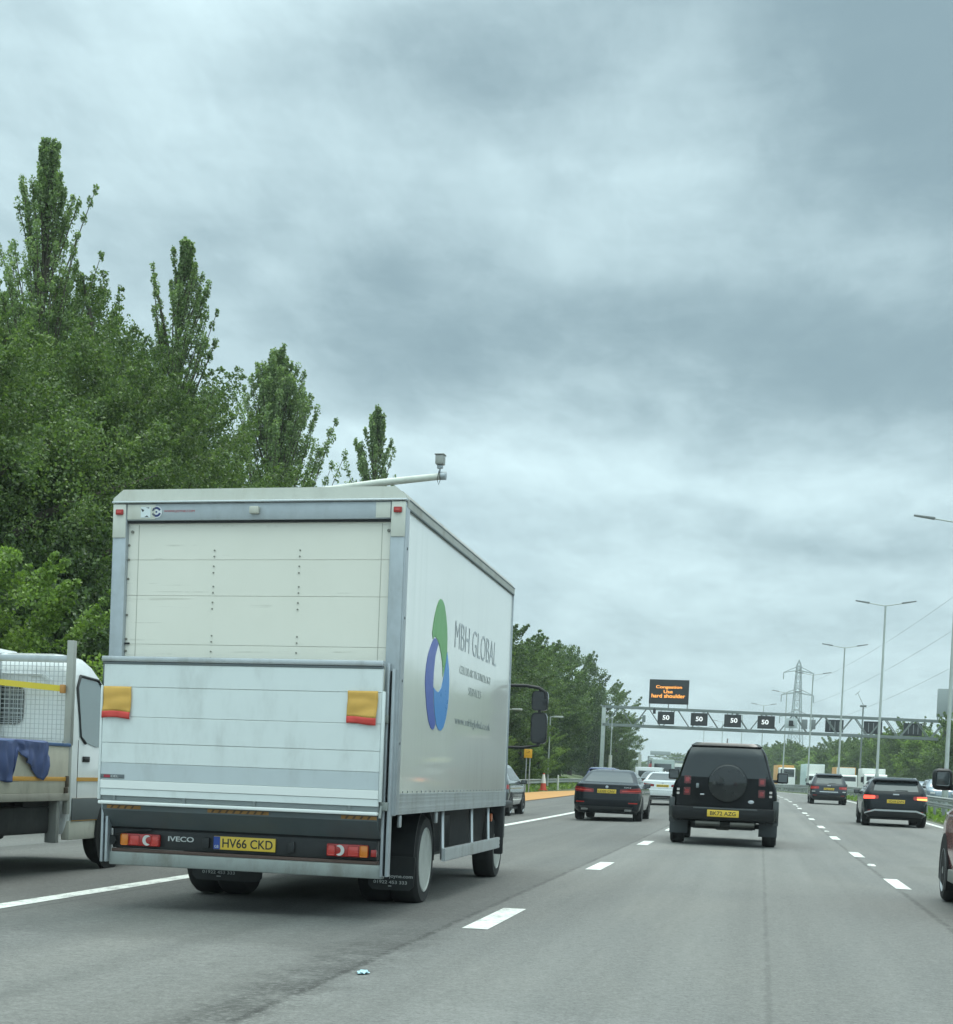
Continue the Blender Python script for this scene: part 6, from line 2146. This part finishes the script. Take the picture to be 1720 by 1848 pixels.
# the maroon people carrier at the right edge
mp = suv("people_carrier", "maroon people carrier cut off by the right edge with black mirror", rp(2.93, 15.4), 0, P_MAROON, "MT18 ZRO", W=.96, H=1.86, Ln=4.55)
for o in list(mp.children):
    if o.name.startswith("door_mirror"):
        for k in list(o.children):
            bpy.data.objects.remove(k)
        bpy.data.objects.remove(o)
for sg in (-1, 1):
    x0, x1 = sorted((sg * 1.0, sg * 1.195))
    b = MB().box(x0, x1, 2.72, 2.90, 1.22, 1.45, .06, seg=4)
    x0, x1 = sorted((sg * .90, sg * 1.04))
    q = b.box(x0, x1, 2.78, 2.86, 1.22, 1.29, .015).build("door_mirror", BLACK, mp)
    x0, x1 = sorted((sg * 1.03, sg * 1.17))
    MB().box(x0, x1, 2.712, 2.719, 1.265, 1.425, .02).build("mirror_glass", GLASS_GREY, q)
    x0, x1 = sorted((sg * .90, sg * .968))
    MB().box(x0, x1, 1.3, 3.1, .25, .38, .01).build("sill", mat("sill_grey", (0.20, 0.21, 0.20), 0.6), mp)

# ------------------------------------------------------------------ traffic far ahead
saloon("saloon_car", "dark green car glimpsed between the black and the white saloons", rp(-6.0, 98), head(98), mat("paint_dark_green", (0.03, 0.04, 0.036), 0.2, coat=1.0), "", False)
suv("hatchback_car", "blue car whose roof shows behind the black saloon", rp(-7.4, 79), head(79), P_BLUE, "", H=1.62)


def box_vehicle(name, label, cat, loc, rz, w, hgt, ln, body_mat, cab_mat, oncoming=False, glass_rear=False, cab_h=None, cab_l=1.9, group=None, top=None, gap=.9, lights=False):
    """van or lorry with a box behind a cab; its nose points along +y, or towards us when oncoming"""
    root = thing(name, label, cat, loc, rz + (PI if oncoming else 0), group)
    hw_ = w / 2
    cab_h = cab_h or hgt * .8
    b_ = MB().box(-hw_, hw_, 0, ln - cab_l - .1, gap, hgt, .05)
    bd_ = b_.build("box_body", body_mat, root)
    b_ = MB()
    yc = ln - cab_l
    b_.prism([(yc, .45), (ln, .45), (ln, .45 + cab_h * .32), (ln - .25, cab_h - .1), (ln - .45, cab_h), (yc, cab_h)], (-hw_ + .04, 0, 0), (0, 1, 0), (0, 0, 1), w - .08)
    cb = b_.build("cab", cab_mat, root)
    b_ = MB()
    za, zb = .45 + cab_h * .36, cab_h - .22
    sl_ = .25 / (cab_h * .68 - .1)
    b_.prism([(-hw_ + .18, za), (hw_ - .18, za), (hw_ - .22, zb), (-hw_ + .22, zb)], (0, ln - .02, 0), (1, 0, 0), (0, sl_ * -.5, 1), -.06)
    b_.build("windscreen", GLASS, cb)
    for sg in (-1, 1):
        MB().prism([(yc + .5, za), (ln - .35, za), (ln - .6, zb), (yc + .5, zb)], (sg * (hw_ - .035), 0, 0), (0, 1, 0), (0, 0, 1), sg * .006).build("side_window", GLASS, cb)
    MB().box(-hw_ + .03, hw_ - .03, ln - .1, ln + .06, .32, .70, .04).build("bumper", BLACK, cb)
    for sg in (-1, 1):
        MB().box(sg * (hw_ - .3) - .14, sg * (hw_ - .3) + .14, ln + .055, ln + .075, .72, .86, .02).build("headlight", HEAD_LIT if lights else WHITE_LENS, cb)
        MB().box(sg * (hw_ - .12) - .09, sg * (hw_ - .12) + .09, -.03, .02, gap - .02, gap + .30, .02).build("tail_light", RED_LENS, root)
        x0, x1 = sorted((sg * (hw_ + .02), sg * (hw_ + .22)))
        MB().box(x0, x1, ln - .55, ln - .4, za + .1, za + .6, .04).build("door_mirror", BLACK, cb)
        for wy in (ln * .22, ln - 1.0):
            wheel(root, sg * (hw_ - .14), wy, .42, .42, .24, sg, RIM_ALLOY, 0, .6)
    MB().box(-hw_ + .1, hw_ - .1, .3, ln - .2, .45, gap).build("underframe", UNDER, root)
    if glass_rear:
        q = MB().box(-hw_ + .22, hw_ - .22, -.012, .02, hgt * .50, hgt * .86, .01).build("rear_window", GLASS_GREY, bd_)
    else:
        MB().box(-.012, .012, -.008, .02, gap + .05, hgt - .1).build("door_seam", STEEL_GREY, bd_)
    if top:
        MB().box(-hw_ + .2, hw_ - .2, yc + .2, yc + .9, cab_h, hgt, .05).build("wind_deflector", top, root)
    MB().box(-.26, .26, -.02, .01, gap - .12, gap - .01).build("number_plate", PLATE_Y, root)
    return root


GWHITE = mat("van_grey_white", (0.42, 0.50, 0.48), 0.4)
CYAN = mat("lorry_pale_green", (0.48, 0.62, 0.60), 0.4)
ORG = mat("lorry_orange", (0.62, 0.32, 0.08), 0.5)
LRED = mat("lorry_red", (0.34, 0.045, 0.05), 0.5)
LW = mat("lorry_white", (0.76, 0.78, 0.74), 0.4)
box_vehicle("box_lorry", "red lorry far ahead beside a stubby pale post", "lorry", rp(-6.9, 262), head(262), 2.0, 3.5, 7.5, LRED, LRED)
box_vehicle("minibus", "tall grey white minibus with a big rear window behind the white saloon", "minibus", rp(-7.1, 148), head(148), 1.95, 2.72, 6.2, GWHITE, GWHITE, glass_rear=True, gap=.6)
box_vehicle("box_van", "white topped van just left of the off-roader's mirror", "van", rp(-5.3, 205), head(205), 2.0, 3.0, 5.6, LW, LW, glass_rear=True, gap=.6)
box_vehicle("panel_van", "white van between the minibus and the white saloon", "van", rp(-6.9, 110), head(110), 1.8, 1.75, 4.6, P_WHITE, P_WHITE, glass_rear=True, gap=.5)
box_vehicle("panel_van", "dark van beyond the off-roader's left mirror", "van", rp(-4.6, 160), head(160), 1.9, 2.2, 5.2, P_DGREY, P_DGREY, glass_rear=True, gap=.5)

# ------------------------------------------------------------------ the other carriageway
box_vehicle("box_lorry", "white and orange topped lorry leftmost of the oncoming lorries", "lorry", rp(12.2, 262), head(262), 2.4, 3.9, 8.0, ORG, LW, True, cab_h=3.5, top=ORG)
box_vehicle("box_lorry", "pale white box lorry with its long side showing, tallest oncoming vehicle", "lorry", rp(14.4, 246), head(246), 2.5, 4.0, 9.0, CYAN, LW, True, cab_h=2.5)
MB().box(-1.2, 1.2, 7.1, 7.14, 2.5, 3.95, .01).build("box_front", LW, bpy.data.objects[[o.name for o in bpy.data.objects if o.get("label", "").startswith("pale white box lorry")][0]])
box_vehicle("box_lorry", "small oncoming lorry with white front and orange side", "lorry", rp(13.6, 204), head(204), 2.2, 3.2, 6.5, ORG, LW, True, cab_h=2.3)
MB().box(-1.0, 1.05, 4.5, 4.54, 2.0, 3.15, .01).build("box_front", LW, bpy.data.objects[[o.name for o in bpy.data.objects if o.get("label", "").startswith("small oncoming lorry")][0]])
box_vehicle("panel_van", "white oncoming van peeping out behind the right lane crossover", "van", rp(10.6, 150), head(150), 1.9, 2.5, 5.4, LW, LW, True, gap=.5)


def oncoming(label, x, y, paint, lights=False, kind='suv'):
    o = (suv if kind == 'suv' else saloon)("oncoming_car", label, rp(x, y), head(y) + PI, paint, "", group=None)
    z = .72
    for sg in (-1, 1):
        MB().box(sg * .62 - .14, sg * .62 + .14, 4.36 if kind == 'suv' else 4.80, 4.42 if kind == 'suv' else 4.90, z - .06, z + .06, .02).build("headlight", HEAD_LIT if lights else WHITE_LENS, o)
    return o


oncoming("silver oncoming car with headlights on, right of the off-roader's mirror", 11.4, 205, P_SILVER, True)
oncoming("dark oncoming car between the lorries beside the far crossover", 14.2, 180, P_DGREY)
oncoming("silver blue oncoming car left of the white van across the barrier", 11.9, 128, P_SILVER, False, 'saloon')
oncoming("grey blue oncoming car right behind the near crossover's mirror", 11.2, 112, P_SILVER, False)
oncoming("pale blue oncoming car above the yellow patrol car", 14.0, 116, P_SILVER, False)
pc = suv("patrol_car", "yellow patrol car with a pale roof lamp across the barrier", rp(11.4, 92), head(92), P_YEL, "", H=1.72, Ln=4.7)
for sg in (-1, 1):
    for y in (1.0, 2.6):
        MB().box(sg * .935 - .006, sg * .935 + .006, y, y + .5, .45, .95).build("dark_block", mat("patrol_grey", (0.25, 0.30, 0.26), 0.5), pc)
MB().box(-.55, .55, 1.6, 1.9, 1.70, 1.86, .05).build("light_bar", mat("lamp_pale_yellow", (0.72, 0.72, 0.5), 0.4), pc)

bpy.context.view_layer.update()
